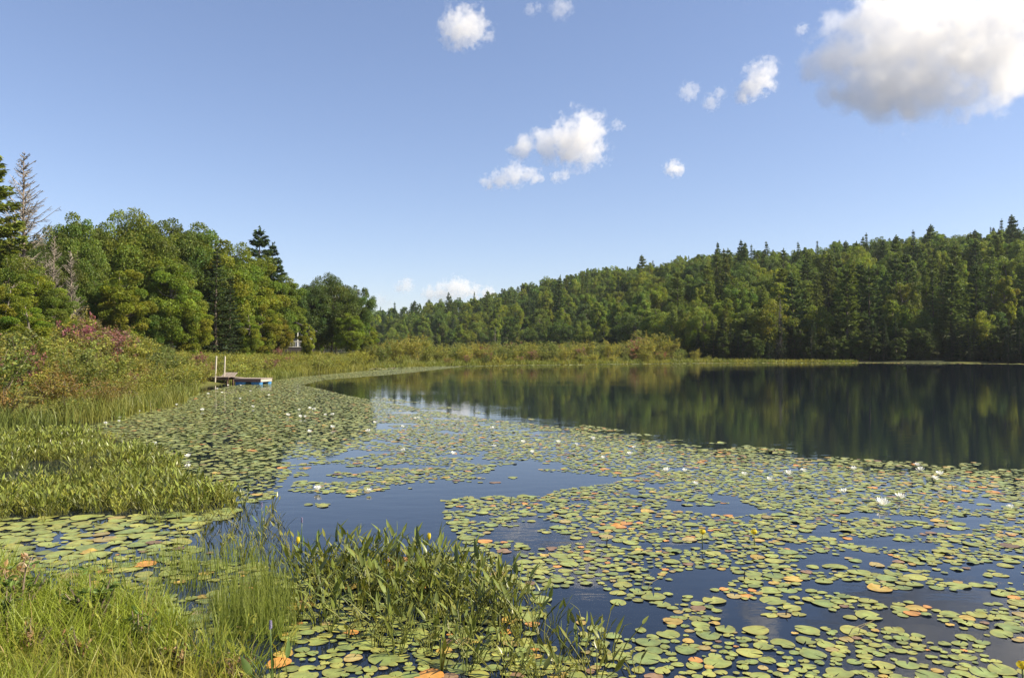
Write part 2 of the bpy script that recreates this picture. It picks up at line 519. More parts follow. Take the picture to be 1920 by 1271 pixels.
def dead_conifer(seed, H=15., W=4.7, base=.05):
    rng = np.random.default_rng(seed)
    tr, br = MB(), MB()
    zz = np.linspace(0, H, 12); bx = np.cumsum(rng.normal(0, .004 * H, 12)); bx -= bx[0]
    tube(tr, np.stack([bx, bx * 0, zz], 1), .012 * H * (1 - zz / H) ** .8 + .01, 8, (.20, .16, .135))
    g = np.array([.24, .21, .175])
    for w in range(58):
        t = rng.uniform(0, .985); z = H * (base + (1 - base) * t)
        env = min(W * (1 - t) ** .8, 2.7) * rng.uniform(.45, 1.1)
        for b in range(4):
            t = rng.uniform(0, .985); z = H * (base + (1 - base) * t); env = min(W * (1 - t) ** .8 + .15, 2.7) * rng.uniform(.4, 1.15)
            a = rng.uniform(0, 6.28); D = np.array([math.cos(a), math.sin(a), 0]); Sd = np.array([-math.sin(a), math.cos(a), 0])
            L_ = env * rng.uniform(.5, 1); cx = np.interp(z, zz, bx)
            q = lambda s: np.array([cx, 0, z]) + D * s * L_ + np.array([0, 0, 1]) * (.30 * s * L_ + .45 * L_ * s ** 2)
            c = g * rng.uniform(.7, 1.25)
            tube(br, [q(0), q(.5), q(1)], [.036, .028, .014], 3, c, cap=False)
            for k in range(11):
                s = rng.uniform(.2, 1); o = q(s); sg = rng.choice([-1, 1])
                e = o + (D * .5 + Sd * sg * rng.uniform(.4, .9) + np.array([0, 0, rng.uniform(-.2, .45)])) * L_ * .32 * (1.2 - s * .5)
                tube(br, [o, e], [.019, .010], 3, c, cap=False)
    return tr.mesh('trunk', M_BARK, True), br.mesh('branches', M_BARK)


def shrub(seed, H=2.5, W=1.3, n_stem=14, n_leaf=3200, leaf=.085, col=(.13, .14, .04), accent=None, acc_frac=.0, bottom=.12, aspect=.5):
    rng = np.random.default_rng(seed)
    st, fo = MB(), MB()
    ends = []
    for i in range(n_stem):
        a = rng.uniform(0, 6.28); rr = rng.uniform(.1, 1) ** .6 * W; h = H * rng.uniform(.6, 1.03) * (1 - .28 * (rr / W) ** 2)
        e = np.array([math.cos(a) * rr, math.sin(a) * rr, h]); b = e * np.array([.22, .22, 0])
        m = b * .45 + e * .55 + np.array([0, 0, .05 * H])
        tube(st, [b, m, e], [.018, .012, .004], 4, np.array([.13, .1, .075]) * rng.uniform(.7, 1.4), cap=False)
        ends.append((b, m, e, rng.uniform(.75, 1.2), rng.random()))
    per = n_leaf // n_stem
    for b, m, e, v, rq in ends:
        # side twigs along each stem
        nt_ = 7
        sp = rng.uniform(bottom, 1, nt_)
        base = np.where(sp[:, None] < .55, b + (m - b) * (sp / .55)[:, None], m + (e - m) * ((sp - .55) / .45)[:, None])
        dirs = unit(rng.normal(size=(nt_, 3)) * np.array([1, 1, .5]) + np.array([0, 0, .45]))
        tl = W * rng.uniform(.25, .55, nt_)
        c0 = np.array(col) * v
        if accent is not None and rq < acc_frac: c0 = np.array(accent) * v
        for k in range(nt_):
            n = per // nt_
            s = rng.uniform(.1, 1.05, n)
            p = base[k] + dirs[k] * (s * tl[k])[:, None] + rng.normal(0, .05 * W, (n, 3))
            nn = np.array([0, 0, .8]) + rng.normal(0, .6, (n, 3))
            sz = leaf * rng.uniform(.6, 1.3, n)
            leaves(fo, p, nn, sz, sz * aspect, jit(c0, n, rng, .2, .1), rng, T=dirs[k] + rng.normal(0, .6, (n, 3)))
    V = np.concatenate(fo.v)
    for q in fo.v: q[:, 2] = np.maximum(q[:, 2], .02)
    return st.mesh('stem', M_BARK), fo.mesh('foliage', M_SHRUB)


BROAD = [broadleaf(100 + i, 14, w, base=b, col=c, lumpy=l, nclump=n) for i, (w, b, c, l, n) in enumerate([
    (5.0, .10, (.112, .150, .030), .34, 105), (4.3, .12, (.100, .142, .034), .44, 95), (5.6, .10, (.118, .152, .030), .38, 118),
    (3.8, .05, (.116, .160, .030), .32, 95), (4.7, .14, (.100, .135, .034), .48, 90), (3.3, .04, (.126, .165, .030), .34, 84)])]
FINE = [broadleaf(150 + i, 14, w, base=b, col=c, lumpy=l, nclump=n, per=420, leaf=.21) for i, (w, b, c, l, n) in enumerate([
    (5.0, .10, (.112, .150, .030), .32, 130), (4.3, .12, (.100, .142, .034), .42, 112), (5.6, .10, (.118, .152, .030), .36, 140),
    (3.8, .05, (.116, .160, .030), .30, 112), (4.7, .14, (.100, .135, .034), .46, 104), (3.3, .04, (.126, .165, .030), .32, 100)])]
PINE = [conifer(200 + i, 16, w, base=b, whorls=wh, nb=7, per=85, needle=.6, power=p, gap=g, plate=.13, col=c) for i, (w, b, wh, p, g, c) in enumerate([
    (3.9, .03, 25, .62, .12, (.088, .122, .036)), (3.3, .04, 24, .70, .18, (.098, .130, .036)), (3.6, .02, 26, .75, .10, (.080, .114, .040)), (3.0, .10, 20, .55, .22, (.094, .126, .036))])]
SPRUCE = [conifer(300 + i, 15, w, base=.05, whorls=30, nb=7, per=44, needle=.42, droop=d, power=.92, gap=.08, plate=.08, col=c) for i, (w, d, c) in enumerate([
    (2.6, .16, (.066, .100, .036)), (2.2, .2, (.060, .092, .036)), (3.2, .12, (.076, .110, .034))])]
DEAD = [dead_conifer(400), dead_conifer(402, 11, 2.2)]


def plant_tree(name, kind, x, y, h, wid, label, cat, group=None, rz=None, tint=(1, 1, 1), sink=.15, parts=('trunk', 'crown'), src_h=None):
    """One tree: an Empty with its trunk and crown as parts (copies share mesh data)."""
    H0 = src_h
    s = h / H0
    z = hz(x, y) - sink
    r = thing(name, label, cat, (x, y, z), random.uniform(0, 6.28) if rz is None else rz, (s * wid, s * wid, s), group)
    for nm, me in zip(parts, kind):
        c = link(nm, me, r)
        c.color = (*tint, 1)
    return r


# ------------------------------------------------------------------ the wooded hill across the pond
def zone_of(xs, t):
    side = 'left' if xs < 900 else 'middle' if xs < 1320 else 'right'
    row = 'lowest row' if t < .07 else 'lower slope' if t < .4 else 'upper slope' if t < .85 else 'skyline'
    return f'{row} of the wooded hill, {side} part'


def build_hill():
    rng = np.random.default_rng(77)
    cand = []
    # front row first, then the slope by dart throwing
    pts = []
    def try_add(x, y, sp):
        for (a, b, c) in pts:
            if abs(a - x) < sp and abs(b - y) < sp * 1.2 and math.hypot(a - x, (b - y) / 1.2) < sp:
                return False
        pts.append((x, y, sp)); return True
    for xs in np.arange(640, 2060, 6):
        y0 = np.interp(xs, XS, Y0); yy = y0 + rng.uniform(1, 5)
        try_add((xs - 960) / F * yy, yy, 4.3 + max(0, yy - 140) * .008)
    nfront = len(pts)
    for _ in range(16000):
        t = rng.random() ** .8
        xs = rng.uniform(600, 2060)
        y0 = np.interp(xs, XS, Y0); y1 = np.interp(xs, XS, Y1)
        yy = y0 + 3 + t * (y1 + 12 - y0)
        try_add((xs - 960) / F * yy, yy, 5.0 + max(0, yy - 140) * .009)
    P = np.array(pts)
    return P, nfront


HP, NFRONT = build_hill()
print('hill trees', len(HP), 'front', NFRONT)
HILL_RNG = np.random.default_rng(5)
cnt = {'b': 0, 'p': 0, 's': 0}
REST = []
TINTS = {'yellow green': (1.78, 1.64, .95), 'mid green': (1.40, 1.42, 1.05), 'deep green': (.85, 1.0, 1.05), 'olive green': (1.55, 1.36, .9)}


def hill_trees():
    rng = HILL_RNG
    order = np.argsort(HP[:, 1])
    for k in order:
        x, y, sp = HP[k]
        xs = 960 + F * x / y
        y0 = np.interp(xs, XS, Y0); y1 = np.interp(xs, XS, Y1); t = (y - y0) / (y1 - y0)
        front = k < NFRONT
        pc = .16
        if xs > 1440: pc = .62 if t < .3 else .3
        elif xs > 1320: pc = .4
        if t > .8: pc = .5
        if t > .8 and xs < 1150: pc = .25
        u = rng.random()
        con = u < pc
        h = rng.uniform(9.5, 14) if not con else rng.uniform(11, 16.5)
        if front:
            h *= np.interp(xs, [690, 1200, 1320, 1500, 1920], [.95, .92, .98, 1.0, 1.0]) * rng.uniform(.8, 1.0)
        if front and con and xs > 1400: h = rng.uniform(13.5, 17.5)
        if t > .8 and con: h = rng.uniform(9.5, 13.5)
        tn = ['yellow green', 'mid green', 'deep green', 'olive green'][rng.choice(4, p=[.14, .48, .28, .10])]
        zn = zone_of(xs, t)
        tc = tuple(np.array(TINTS[tn]) * rng.normal(1, .09))
        if con:
            if rng.random() < .68:
                kd = PINE[rng.integers(4)]; nm = 'pine_tree'; H0 = 16; cat = 'pine tree'; lb = f'{tn} layered pine in the {zn}'; ck = 'p'
                w = rng.uniform(.95, 1.2)
            else:
                kd = SPRUCE[rng.integers(3)]; nm = 'spruce_tree'; H0 = 15; cat = 'spruce tree'; lb = f'{tn} pointed spruce in the {zn}'; ck = 's'
                w = rng.uniform(.85, 1.15)
        else:
            kd = BROAD[rng.integers(6)]; nm = 'broadleaf_tree'; H0 = 14; cat = 'tree'; lb = f'{tn} leafy broadleaf tree in the {zn}'; ck = 'b'
            w = rng.uniform(.72, .98)
        if xs < 640 or xs > 2030 or cnt[ck] >= 295:
            REST.append((kd, x, y, h / H0, w, tc)); continue
        cnt[ck] += 1
        plant_tree(nm, kd, x, y, h, w, lb, cat, lb.replace(' in the ', 's in the '), tint=tc, src_h=H0)


hill_trees()
print('counts', cnt, 'rest', len(REST))
# trees of the hill beyond the first few hundred: one mass
if REST:
    mb = MB(); cache = {}
    for (kd, x, y, s, w, tc) in REST:
        me = kd[1]
        if me.name not in cache:
            n = len(me.vertices); co = np.empty(n * 3, np.float32); me.vertices.foreach_get('co', co)
            cc = np.empty(n * 4, np.float32); me.color_attributes['Col'].data.foreach_get('color', cc)
            cache[me.name] = (co.reshape(-1, 4, 3), cc.reshape(-1, 4, 4)[:, :, :3])
        co, cc = cache[me.name]
        idx = np.arange(0, len(co), 5)
        a = random.uniform(0, 6.28); R_ = np.array([[math.cos(a), math.sin(a), 0], [-math.sin(a), math.cos(a), 0], [0, 0, 1]])
        q = co[idx]; ctr = q.mean(1, keepdims=True); q = ctr + (q - ctr) * 2.0
        V = (q * np.array([s * w, s * w, s])) @ R_ + np.array([x, y, hz(x, y)])
        mb.add(V.reshape(-1, 3), np.arange(len(idx) * 4).reshape(-1, 4), (cc[idx] * np.array(tc)).reshape(-1, 3))
    tag(link('hillside_wood', mb.mesh('hillside_wood', M_LEAF)), kind='stuff')


# ------------------------------------------------------------------ camera, sun, sky
def setup():
    cam = bpy.data.cameras.new('camera'); co = bpy.data.objects.new('camera', cam); COL.objects.link(co)
    cam.sensor_width = 36; cam.lens = 27.0; cam.clip_end = 30000; cam.clip_start = .05
    co.location = (0, 0, CAMZ); co.rotation_euler = (math.radians(90) + math.atan((HOR - 635.5) / F), 0, 0)
    SC.camera = co
    el, az = math.radians(41), math.radians(98)         # azimuth clockwise from the view direction
    d = Vector((math.cos(el) * math.sin(az), math.cos(el) * math.cos(az), math.sin(el)))
    su = bpy.data.lights.new('sun', 'SUN'); su.energy = 5.0; su.angle = math.radians(.53); su.color = (1, .895, .69)
    so = bpy.data.objects.new('sun', su); COL.objects.link(so); so.rotation_euler = d.to_track_quat('Z', 'Y').to_euler()
    w = bpy.data.worlds.new('World'); SC.world = w; w.use_nodes = True
    nt = w.node_tree; nt.nodes.clear(); N = nt.nodes.new; L = nt.links.new
    sky = N('ShaderNodeTexSky'); sky.sky_type = 'NISHITA'; sky.sun_disc = False
    sky.sun_elevation = el; sky.sun_rotation = az; sky.altitude = 300; sky.air_density = 1.0; sky.dust_density = .6; sky.ozone_density = 1.6
    bg = N('ShaderNodeBackground'); bg.inputs[1].default_value = .088
    out = N('ShaderNodeOutputWorld'); gm = N('ShaderNodeGamma'); gm.inputs[1].default_value = .85; L(sky.outputs[0], gm.inputs[0])
    mx = N('ShaderNodeMix'); mx.data_type = 'RGBA'; mx.blend_type = 'MULTIPLY'; mx.inputs[0].default_value = 1
    mx.inputs[7].default_value = (1.01, 1.0, 1.14, 1); L(gm.outputs[0], mx.inputs[6]); L(mx.outputs[2], bg.inputs[0]); L(bg.outputs[0], out.inputs[0])
    vs = SC.view_settings; vs.view_transform = 'Standard'; vs.look = 'None'; vs.exposure = 1.12; vs.gamma = 1
    c = SC.cycles
    c.max_bounces = 16; c.diffuse_bounces = 3; c.glossy_bounces = 3; c.transmission_bounces = 4; c.transparent_max_bounces = 6; c.volume_bounces = 14; c.volume_step_rate = .35; c.volume_max_steps = 256
    c.use_denoising = True
    try: c.denoiser = 'OPENIMAGEDENOISE'
    except Exception: pass


setup()
# @@MORE@@
# ------------------------------------------------------------------ the wood on the left bank
SKYL = ([-60, 0, 60, 130, 185, 245, 330, 420, 480, 520, 570, 620, 665, 700], [400, 410, 450, 388, 402, 386, 390, 434, 452, 507, 514, 510, 535, 580])


def left_tree(px, ytop, Y, kd, H0, wid, name, cat, label, tint=(1, 1, 1), parts=('trunk', 'crown'), group=None):
    X = (px - 960) / F * Y
    h = CAMZ + (HOR - ytop) / F * Y - hz(X, Y) + .15
    return plant_tree(name, kd, X, Y, h, wid, label, cat, group, tint=tint, parts=parts, src_h=H0)


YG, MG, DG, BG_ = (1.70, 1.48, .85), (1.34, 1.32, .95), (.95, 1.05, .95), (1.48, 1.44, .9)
LT = [
    (-22, 280, 61, PINE[0], 16, 1.1, 'pine_tree', 'pine tree', 'tall green pine cut by the left edge, behind the dead tree', YG),  # lighter tint paints in its sunlit look
    (-45, 330, 60, PINE[0], 16, .8, 'pine_tree', 'pine tree', 'broad green pine beyond the left edge of the wood', MG),
    (133, 376, 76, FINE[1], 14, .70, 'broadleaf_tree', 'tree', 'open rounded tree between the bare grey tree and the big rounded crowns', MG),
    (80, 420, 70, FINE[4], 14, .75, 'broadleaf_tree', 'tree', 'dull green tree just behind the bare grey tree', (1.0, .95, .9)),
    (187, 396, 82, FINE[4], 14, .72, 'broadleaf_tree', 'tree', 'thin crowned tree with sky showing through its top, left wood', BG_),
    (247, 378, 84, FINE[2], 14, .85, 'broadleaf_tree', 'tree', 'tallest rounded deciduous crown of the left wood, left of its twin', MG),
    (305, 381, 88, FINE[0], 14, .9, 'broadleaf_tree', 'tree', 'tall rounded deciduous crown right of the tallest one, left wood', (.92, .96, 1)),
    (352, 395, 91, FINE[1], 14, .95, 'broadleaf_tree', 'tree', 'rounded green tree where the left wood starts to slope down', MG),
    (398, 420, 93, FINE[3], 14, 1.1, 'broadleaf_tree', 'tree', 'upright green tree above the dark hemlock, left wood', YG),
    (440, 432, 98, FINE[0], 14, .9, 'broadleaf_tree', 'tree', 'rounded tree in front of the dark pine top, left wood', BG_),
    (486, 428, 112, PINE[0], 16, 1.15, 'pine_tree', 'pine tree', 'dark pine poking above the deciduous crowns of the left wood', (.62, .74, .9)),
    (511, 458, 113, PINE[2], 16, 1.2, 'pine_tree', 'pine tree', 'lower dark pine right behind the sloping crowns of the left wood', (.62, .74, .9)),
    (478, 470, 100, FINE[5], 14, 1.2, 'broadleaf_tree', 'tree', 'yellowish green tree right of the dark hemlock', YG),
    (530, 505, 112, FINE[3], 14, 1.1, 'broadleaf_tree', 'tree', 'green tree standing over the little cabin', MG),
    (575, 512, 116, FINE[1], 14, 1.0, 'broadleaf_tree', 'tree', 'dense green tree right of the little cabin', (.78, .86, .95)),
    (622, 503, 120, FINE[2], 14, .85, 'broadleaf_tree', 'tree', 'large round tree near the right end of the left wood', (.78, .86, .95)),
    (668, 522, 121, FINE[4], 14, .72, 'broadleaf_tree', 'tree', 'last tree at the right end of the left wood, leafy with gaps', DG),
    (655, 580, 116, FINE[3], 14, 1.3, 'broadleaf_tree', 'tree', 'low bushy tree under the last tree of the left wood', BG_),
    (690, 600, 122, FINE[5], 14, 1.3, 'broadleaf_tree', 'tree', 'small tree where the left wood meets the marsh', BG_),
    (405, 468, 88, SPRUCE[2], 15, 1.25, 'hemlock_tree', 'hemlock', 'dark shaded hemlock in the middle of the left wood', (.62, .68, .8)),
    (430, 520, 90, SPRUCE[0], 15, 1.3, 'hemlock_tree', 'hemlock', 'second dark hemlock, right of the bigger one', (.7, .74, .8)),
    (232, 488, 74, FINE[5], 14, 1.15, 'broadleaf_tree', 'tree', 'bright yellow green young tree in front of the left wood', (1.5, 1.3, .7)),
    (320, 470, 82, FINE[3], 14, 1.15, 'broadleaf_tree', 'tree', 'light green tree with layered boughs, front of the left wood', BG_),
    (362, 545, 84, FINE[5], 14, 1.3, 'broadleaf_tree', 'tree', 'low bright tree with yellow lower boughs beside the dark hemlock', YG),
    (282, 540, 80, FINE[3], 14, 1.2, 'broadleaf_tree', 'tree', 'deep green bushy tree behind the reddish shrubs', DG),
    (180, 500, 76, FINE[1], 14, 1.0, 'broadleaf_tree', 'tree', 'green tree right of the bare white trunk', MG),
    (492, 560, 96, FINE[5], 14, 1.35, 'broadleaf_tree', 'tree', 'pale yellow green small tree left of the little cabin', (1.5, 1.28, .75)),
    (465, 575, 92, FINE[5], 14, 1.2, 'broadleaf_tree', 'tree', 'slender pale leaved tree with whitish trunk beside the hemlock', BG_),
    (528, 590, 101, FINE[3], 14, 1.1, 'broadleaf_tree', 'tree', 'golden green small tree touching the cabin porch', (1.7, 1.2, .7)),
    (577, 600, 104, FINE[5], 14, 1.0, 'broadleaf_tree', 'tree', 'leafy bush like tree just right of the cabin', YG),
    (20, 455, 58, FINE[0], 14, .9, 'broadleaf_tree', 'tree', 'green tree at the left edge below the pine', MG),
    (62, 500, 56, FINE[3], 14, 1.2, 'broadleaf_tree', 'tree', 'bushy light green tree below the bare grey tree', YG),
    (8, 520, 48, FINE[5], 14, 1.3, 'broadleaf_tree', 'tree', 'yellow green sapling at the left edge above the shrubs', (1.45, 1.2, .7)),
    (100, 530, 55, FINE[3], 14, 1.1, 'broadleaf_tree', 'tree', 'pale green sapling left of the bare white trunk', (1.2, 1.15, .85)),
    (48, 550, 45, FINE[5], 14, 1.4, 'broadleaf_tree', 'tree', 'low green sapling among the tallest shrubs', BG_),
]
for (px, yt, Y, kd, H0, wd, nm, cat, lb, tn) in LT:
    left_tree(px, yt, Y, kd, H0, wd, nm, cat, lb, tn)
left_tree(44, 281, 63, DEAD[0], 15, 1.0, 'dead_tree', 'dead tree', 'bare grey conifer with fine dead twigs rising above the left wood', (1, 1, 1), ('trunk', 'branches'))
left_tree(136, 470, 70, DEAD[1], 11, .9, 'dead_tree', 'dead tree', 'short dead tree with pale trunk and drooping brown twigs, left wood', (1.1, 1, .95), ('trunk', 'branches'))
left_tree(95, 440, 66, DEAD[1], 11, .8, 'dead_tree', 'dead tree', 'dry brown conifer leaning against the pale dead trunk', (1, .95, .9), ('trunk', 'branches'))
rr = np.random.default_rng(31)
k = 0; placed = []
while k < 58:
    X = rr.uniform(-88, -27); Y = rr.uniform(56, 150); px = 960 + F * X / Y
    if px < -120 or px > 700 or X > np.interp(Y, [56, 90, 125, 150], [-43, -42, -30, -30]): continue
    if any(math.hypot(X - a, Y - b) < 4.2 for a, b in placed): continue
    placed.append((X, Y)); k += 1
    yt = np.interp(px, *SKYL) + rr.uniform(8, 55)
    h = CAMZ + (HOR - yt) / F * Y - hz(X, Y)
    h = min(max(h, 5), 17)
    con = rr.random() < .15
    tn = tuple(np.array([MG, DG, BG_, YG][rr.integers(4)]) * rr.normal(1, .08))
    if con:
        plant_tree('spruce_tree', SPRUCE[rr.integers(3)], X, Y, h, 1.2, 'dark conifer half hidden inside the left wood', 'spruce tree', 'conifers inside the left wood', tint=tn, src_h=15)
    else:
        plant_tree('broadleaf_tree', FINE[rr.integers(6)], X, Y, h, 1.05, 'leafy tree half hidden among the crowns inside the left wood', 'tree', 'trees inside the left wood', tint=tn, src_h=14)

for (px_, yt_, Y_, k_, lb_) in [(1462, 560, 140.5, 1, 'grey dead tree among the shoreline pines right of the marsh'), (928, 612, 247, 1, 'pale bare trunk behind the far marsh shrubs')]:
    left_tree(px_, yt_, Y_, DEAD[k_], (15, 11)[k_], .45, 'dead_tree', 'dead tree', lb_, (.8, .8, .75), ('trunk', 'branches'))

# understorey along the far right shore and at the foot of the hill
for k in range(150):
    xs = rr.uniform(1310, 1960) if k < 105 else rr.uniform(690, 1320)
    y = np.interp(xs, XS, Y0) - rr.uniform(-2, 3.0); X = (xs - 960) / F * y
    if float(shore_sd(np.array([X]), np.array([y]))[0]) < .6: y += 4
    tn = tuple(np.array([.62, .68, .8]) * rr.normal(1, .15))  # tint darkened to imitate shade at the foot of the trees
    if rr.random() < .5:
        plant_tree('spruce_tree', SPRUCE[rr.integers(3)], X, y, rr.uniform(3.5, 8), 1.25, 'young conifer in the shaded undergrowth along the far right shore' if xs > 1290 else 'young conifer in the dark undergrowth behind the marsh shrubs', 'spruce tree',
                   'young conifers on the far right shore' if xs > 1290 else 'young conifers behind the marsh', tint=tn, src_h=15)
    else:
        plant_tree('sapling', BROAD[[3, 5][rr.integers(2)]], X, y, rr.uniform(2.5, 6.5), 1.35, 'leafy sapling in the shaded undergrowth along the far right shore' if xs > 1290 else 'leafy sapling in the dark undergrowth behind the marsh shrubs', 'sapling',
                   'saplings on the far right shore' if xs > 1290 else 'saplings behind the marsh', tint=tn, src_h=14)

# ------------------------------------------------------------------ shrubs
SH_Y = [shrub(500 + i, 2.6, 1.35, 15, 2900, .135, c, None, 0) for i, c in enumerate([(.19, .20, .045), (.165, .19, .05), (.205, .205, .05)])]
SH_R = [shrub(510 + i, 2.4, 1.2, 14, 2500, .135, (.175, .18, .05), a, f) for i, (a, f) in enumerate([((.24, .11, .10), .35), ((.19, .10, .11), .4)])]
SH_B = [shrub(520 + i, 1.0, .95, 18, 2600, .07, c, a, .4) for i, (c, a) in enumerate([((.17, .165, .042), (.18, .125, .045)), ((.19, .19, .045), (.16, .13, .05))])]
SH_L = [shrub(530 + i, 1.15, 1.2, 22, 2600, .11, c, None, 0, bottom=.05) for i, c in enumerate([(.19, .205, .04), (.175, .20, .05), (.20, .21, .045)])]
SH_G = [shrub(540 + i, 2.2, 1.2, 15, 2600, .135, c, None, 0) for i, c in enumerate([(.12, .155, .045), (.13, .16, .05)])]


def plant_shrub(name, kd, H0, x, y, h, wid, label, cat, group, tint=(1, 1, 1)):
    s = h / H0
    r = thing(name, label, cat, (x, y, hz(x, y) - .06), random.uniform(0, 6.28), (s * wid, s * wid, s), group)
    for nm, me in zip(('stem', 'foliage'), kd):
        o = link(nm, me, r); o.color = (*tint, 1)
    return r


rs = np.random.default_rng(41)
pts = []; ns = 0
lim_l = ([-60, 0, 100, 150, 200, 260, 320, 380, 430], [585, 580, 572, 568, 592, 618, 645, 662, 672])
for _ in range(6000):
    X = rs.uniform(-44, -12); Y = rs.uniform(19, 74); px = 960 + F * X / Y
    if px < -70 or px > 400: continue
    sd = float(shore_sd(np.array([X]), np.array([Y]))[0])
    if sd < .5 or X < -43: continue
    sp = 1.15 if sd < 3 else 1.75
    if any(abs(X - a) < sp and abs(Y - b) < sp * 1.5 and math.hypot(X - a, (Y - b) / 1.5) < sp for a, b in pts): continue
    pts.append((X, Y)); ns += 1
    z = hz(X, Y)
    hm = CAMZ - z + (HOR - np.interp(px, *lim_l)) / F * Y
    tn = tuple(np.array([1.28, 1.22, 1.05]) * rs.normal(1, .15))
    if sd < 2.6:
        h = rs.uniform(.6, 1.25)
        if rs.random() < .4:
            plant_shrub('low_shrub', SH_B[rs.integers(2)], 1.0, X, Y, h, 1.15, 'low rusty brown shrub at the edge of the left bank', 'shrub', 'rusty low shrubs on the left bank', tn)
        else:
            plant_shrub('low_shrub', SH_L[rs.integers(3)], 1.15, X, Y, h, 1.1, 'low yellowish shrub at the edge of the left bank', 'shrub', 'yellowish low shrubs on the left bank', tn)
    else:
        h = min(rs.uniform(1.3, 2.9 + .12 * sd), max(hm, .8) * rs.uniform(.72, 1.03))
        u = rs.random()
        if u < .13: plant_shrub('leafy_shrub', SH_R[rs.integers(2)], 2.4, X, Y, h, 1.0, 'leafy shrub with reddish purple sprays on the left bank', 'shrub', 'reddish shrubs on the left bank', tn)
        elif u < .40: plant_shrub('leafy_shrub', SH_G[rs.integers(2)], 2.2, X, Y, h, 1.05, 'fresh green leafy shrub on the left bank', 'shrub', 'green shrubs on the left bank', tn)
        else: plant_shrub('leafy_shrub', SH_Y[rs.integers(3)], 2.6, X, Y, h, 1.1, 'tall yellow green leafy shrub on the left bank', 'shrub', 'yellow green shrubs on the left bank', tn)
SH_P = shrub(570, 2.4, 1.15, 14, 2500, .13, (.19, .16, .06), (.30, .115, .14), .6)
for (px_, yt_, Y_, lb_) in [(52, 640, 33, 'leafy shrub with bright pinkish red sprays near the left edge of the bank'), (146, 578, 50, 'tall shrub with pink red top leaves below the pale dead trunk'), (228, 612, 52, 'slim shrub with dark purple red leaves in front of the left wood'),
                            (246, 690, 36, 'low shrub with dull purple leaves near the shore of the left bank'), (375, 655, 58, 'shrub with orange red leaves up the bank from the jetty'), (520, 648, 92, 'small russet shrub left of the cabin')]:
    X_ = (px_ - 960) / F * Y_; h_ = CAMZ + (HOR - yt_) / F * Y_ - hz(X_, Y_)
    plant_shrub('leafy_shrub', SH_P, 2.4, X_, Y_, max(h_, .9), .8, lb_, 'shrub', None)
print('left shrubs', ns)

pts = []; nm_ = 0
lim_m = ([330, 400, 470, 560, 640, 690, 770, 810, 860, 950, 1100, 1180, 1222, 1262, 1300, 1345], [660, 660, 664, 665, 668, 646, 624, 636, 640, 635, 638, 630, 612, 630, 650, 664])
for _ in range(16000):
    px = rs.uniform(325, 1345)
    if px < 700: Y = rs.uniform(46, 112)
    else: Y = rs.uniform(98, 178)
    X = (px - 960) / F * Y
    sd = float(shore_sd(np.array([X]), np.array([Y]))[0])
    if sd < .8 or sd > 42 or X < -41 or Y > np.interp(px, XS, Y0) - 6: continue
    if px < 690 and X < np.interp(Y, [56, 90, 125], [-41, -40, -28]): continue
    if 395 < px < 440 and Y < 56: continue
    sp = 1.75 if px < 700 else 2.4
    if any(abs(X - a) < sp and abs(Y - b) < sp * 1.9 and math.hypot(X - a, (Y - b) / 1.9) < sp for a, b in pts): continue
    pts.append((X, Y)); nm_ += 1
    z = hz(X, Y); hm = CAMZ - z + (HOR - np.interp(px, *lim_m)) / F * Y
    tn = tuple(np.array([1.38, 1.3, 1.1]) * rs.normal(1, .12))
    if px < 690:
        h = min(rs.uniform(.8, 1.5), max(hm, .6)); u = rs.random()
        if u < .85: plant_shrub('bog_shrub', SH_L[rs.integers(3)], 1.15, X, Y, h, 1.25, 'low rounded yellow green bog shrub on the flat behind the dock', 'shrub', 'bog shrubs behind the dock', tn)
        else: plant_shrub('bog_shrub', SH_R[rs.integers(2)], 2.4, X, Y, h * 1.2, 1.2, 'low reddish bog shrub on the flat behind the dock', 'shrub', 'reddish bog shrubs behind the dock', tn)
    else:
        h = max(hm, 1.0) * rs.uniform(.6, 1.1) * (.5 if sd < 3.0 else .8 if sd < 7 else 1)
        u = rs.random()
        if u < .6: plant_shrub('marsh_shrub', SH_Y[rs.integers(3)], 2.6, X, Y, h, 1.0, 'yellow green marsh shrub in the belt across the far shore', 'shrub', 'yellow green shrubs of the far marsh', tn)
        elif u < .85: plant_shrub('marsh_shrub', SH_G[rs.integers(2)], 2.2, X, Y, h, .95, 'greener marsh shrub in the belt across the far shore', 'shrub', 'green shrubs of the far marsh', tn)
        else: plant_shrub('marsh_shrub', SH_R[rs.integers(2)], 2.4, X, Y, h * .9, 1.1, 'brownish red marsh shrub in the belt across the far shore', 'shrub', 'reddish shrubs of the far marsh', tn)
print('marsh shrubs', nm_)


# ------------------------------------------------------------------ grasses and sedges
def in_poly(P, poly):
    poly = np.asarray(poly, float); x, y = P[:, 0], P[:, 1]; r = np.zeros(len(P), bool)
    for i in range(len(poly)):
        ax, ay = poly[i]; bx, by = poly[(i + 1) % len(poly)]
        if ay != by:
            r ^= ((ay > y) != (by > y)) & (x < (bx - ax) * (y - ay) / (by - ay) + ax)
    return r


def px_poly(pp):
    return np.array([g2(x, y) for x, y in pp])


def scatter(poly, n, rng):
    lo, hi = poly.min(0), poly.max(0); out = []
    tot = 0
    while tot < n:
        p = rng.uniform(lo, hi, (max(4 * n, 1000), 2)); p = p[in_poly(p, poly)]; out.append(p); tot += len(p)
    return np.concatenate(out)[:n]


rg = np.random.default_rng(61)
mb = MB()
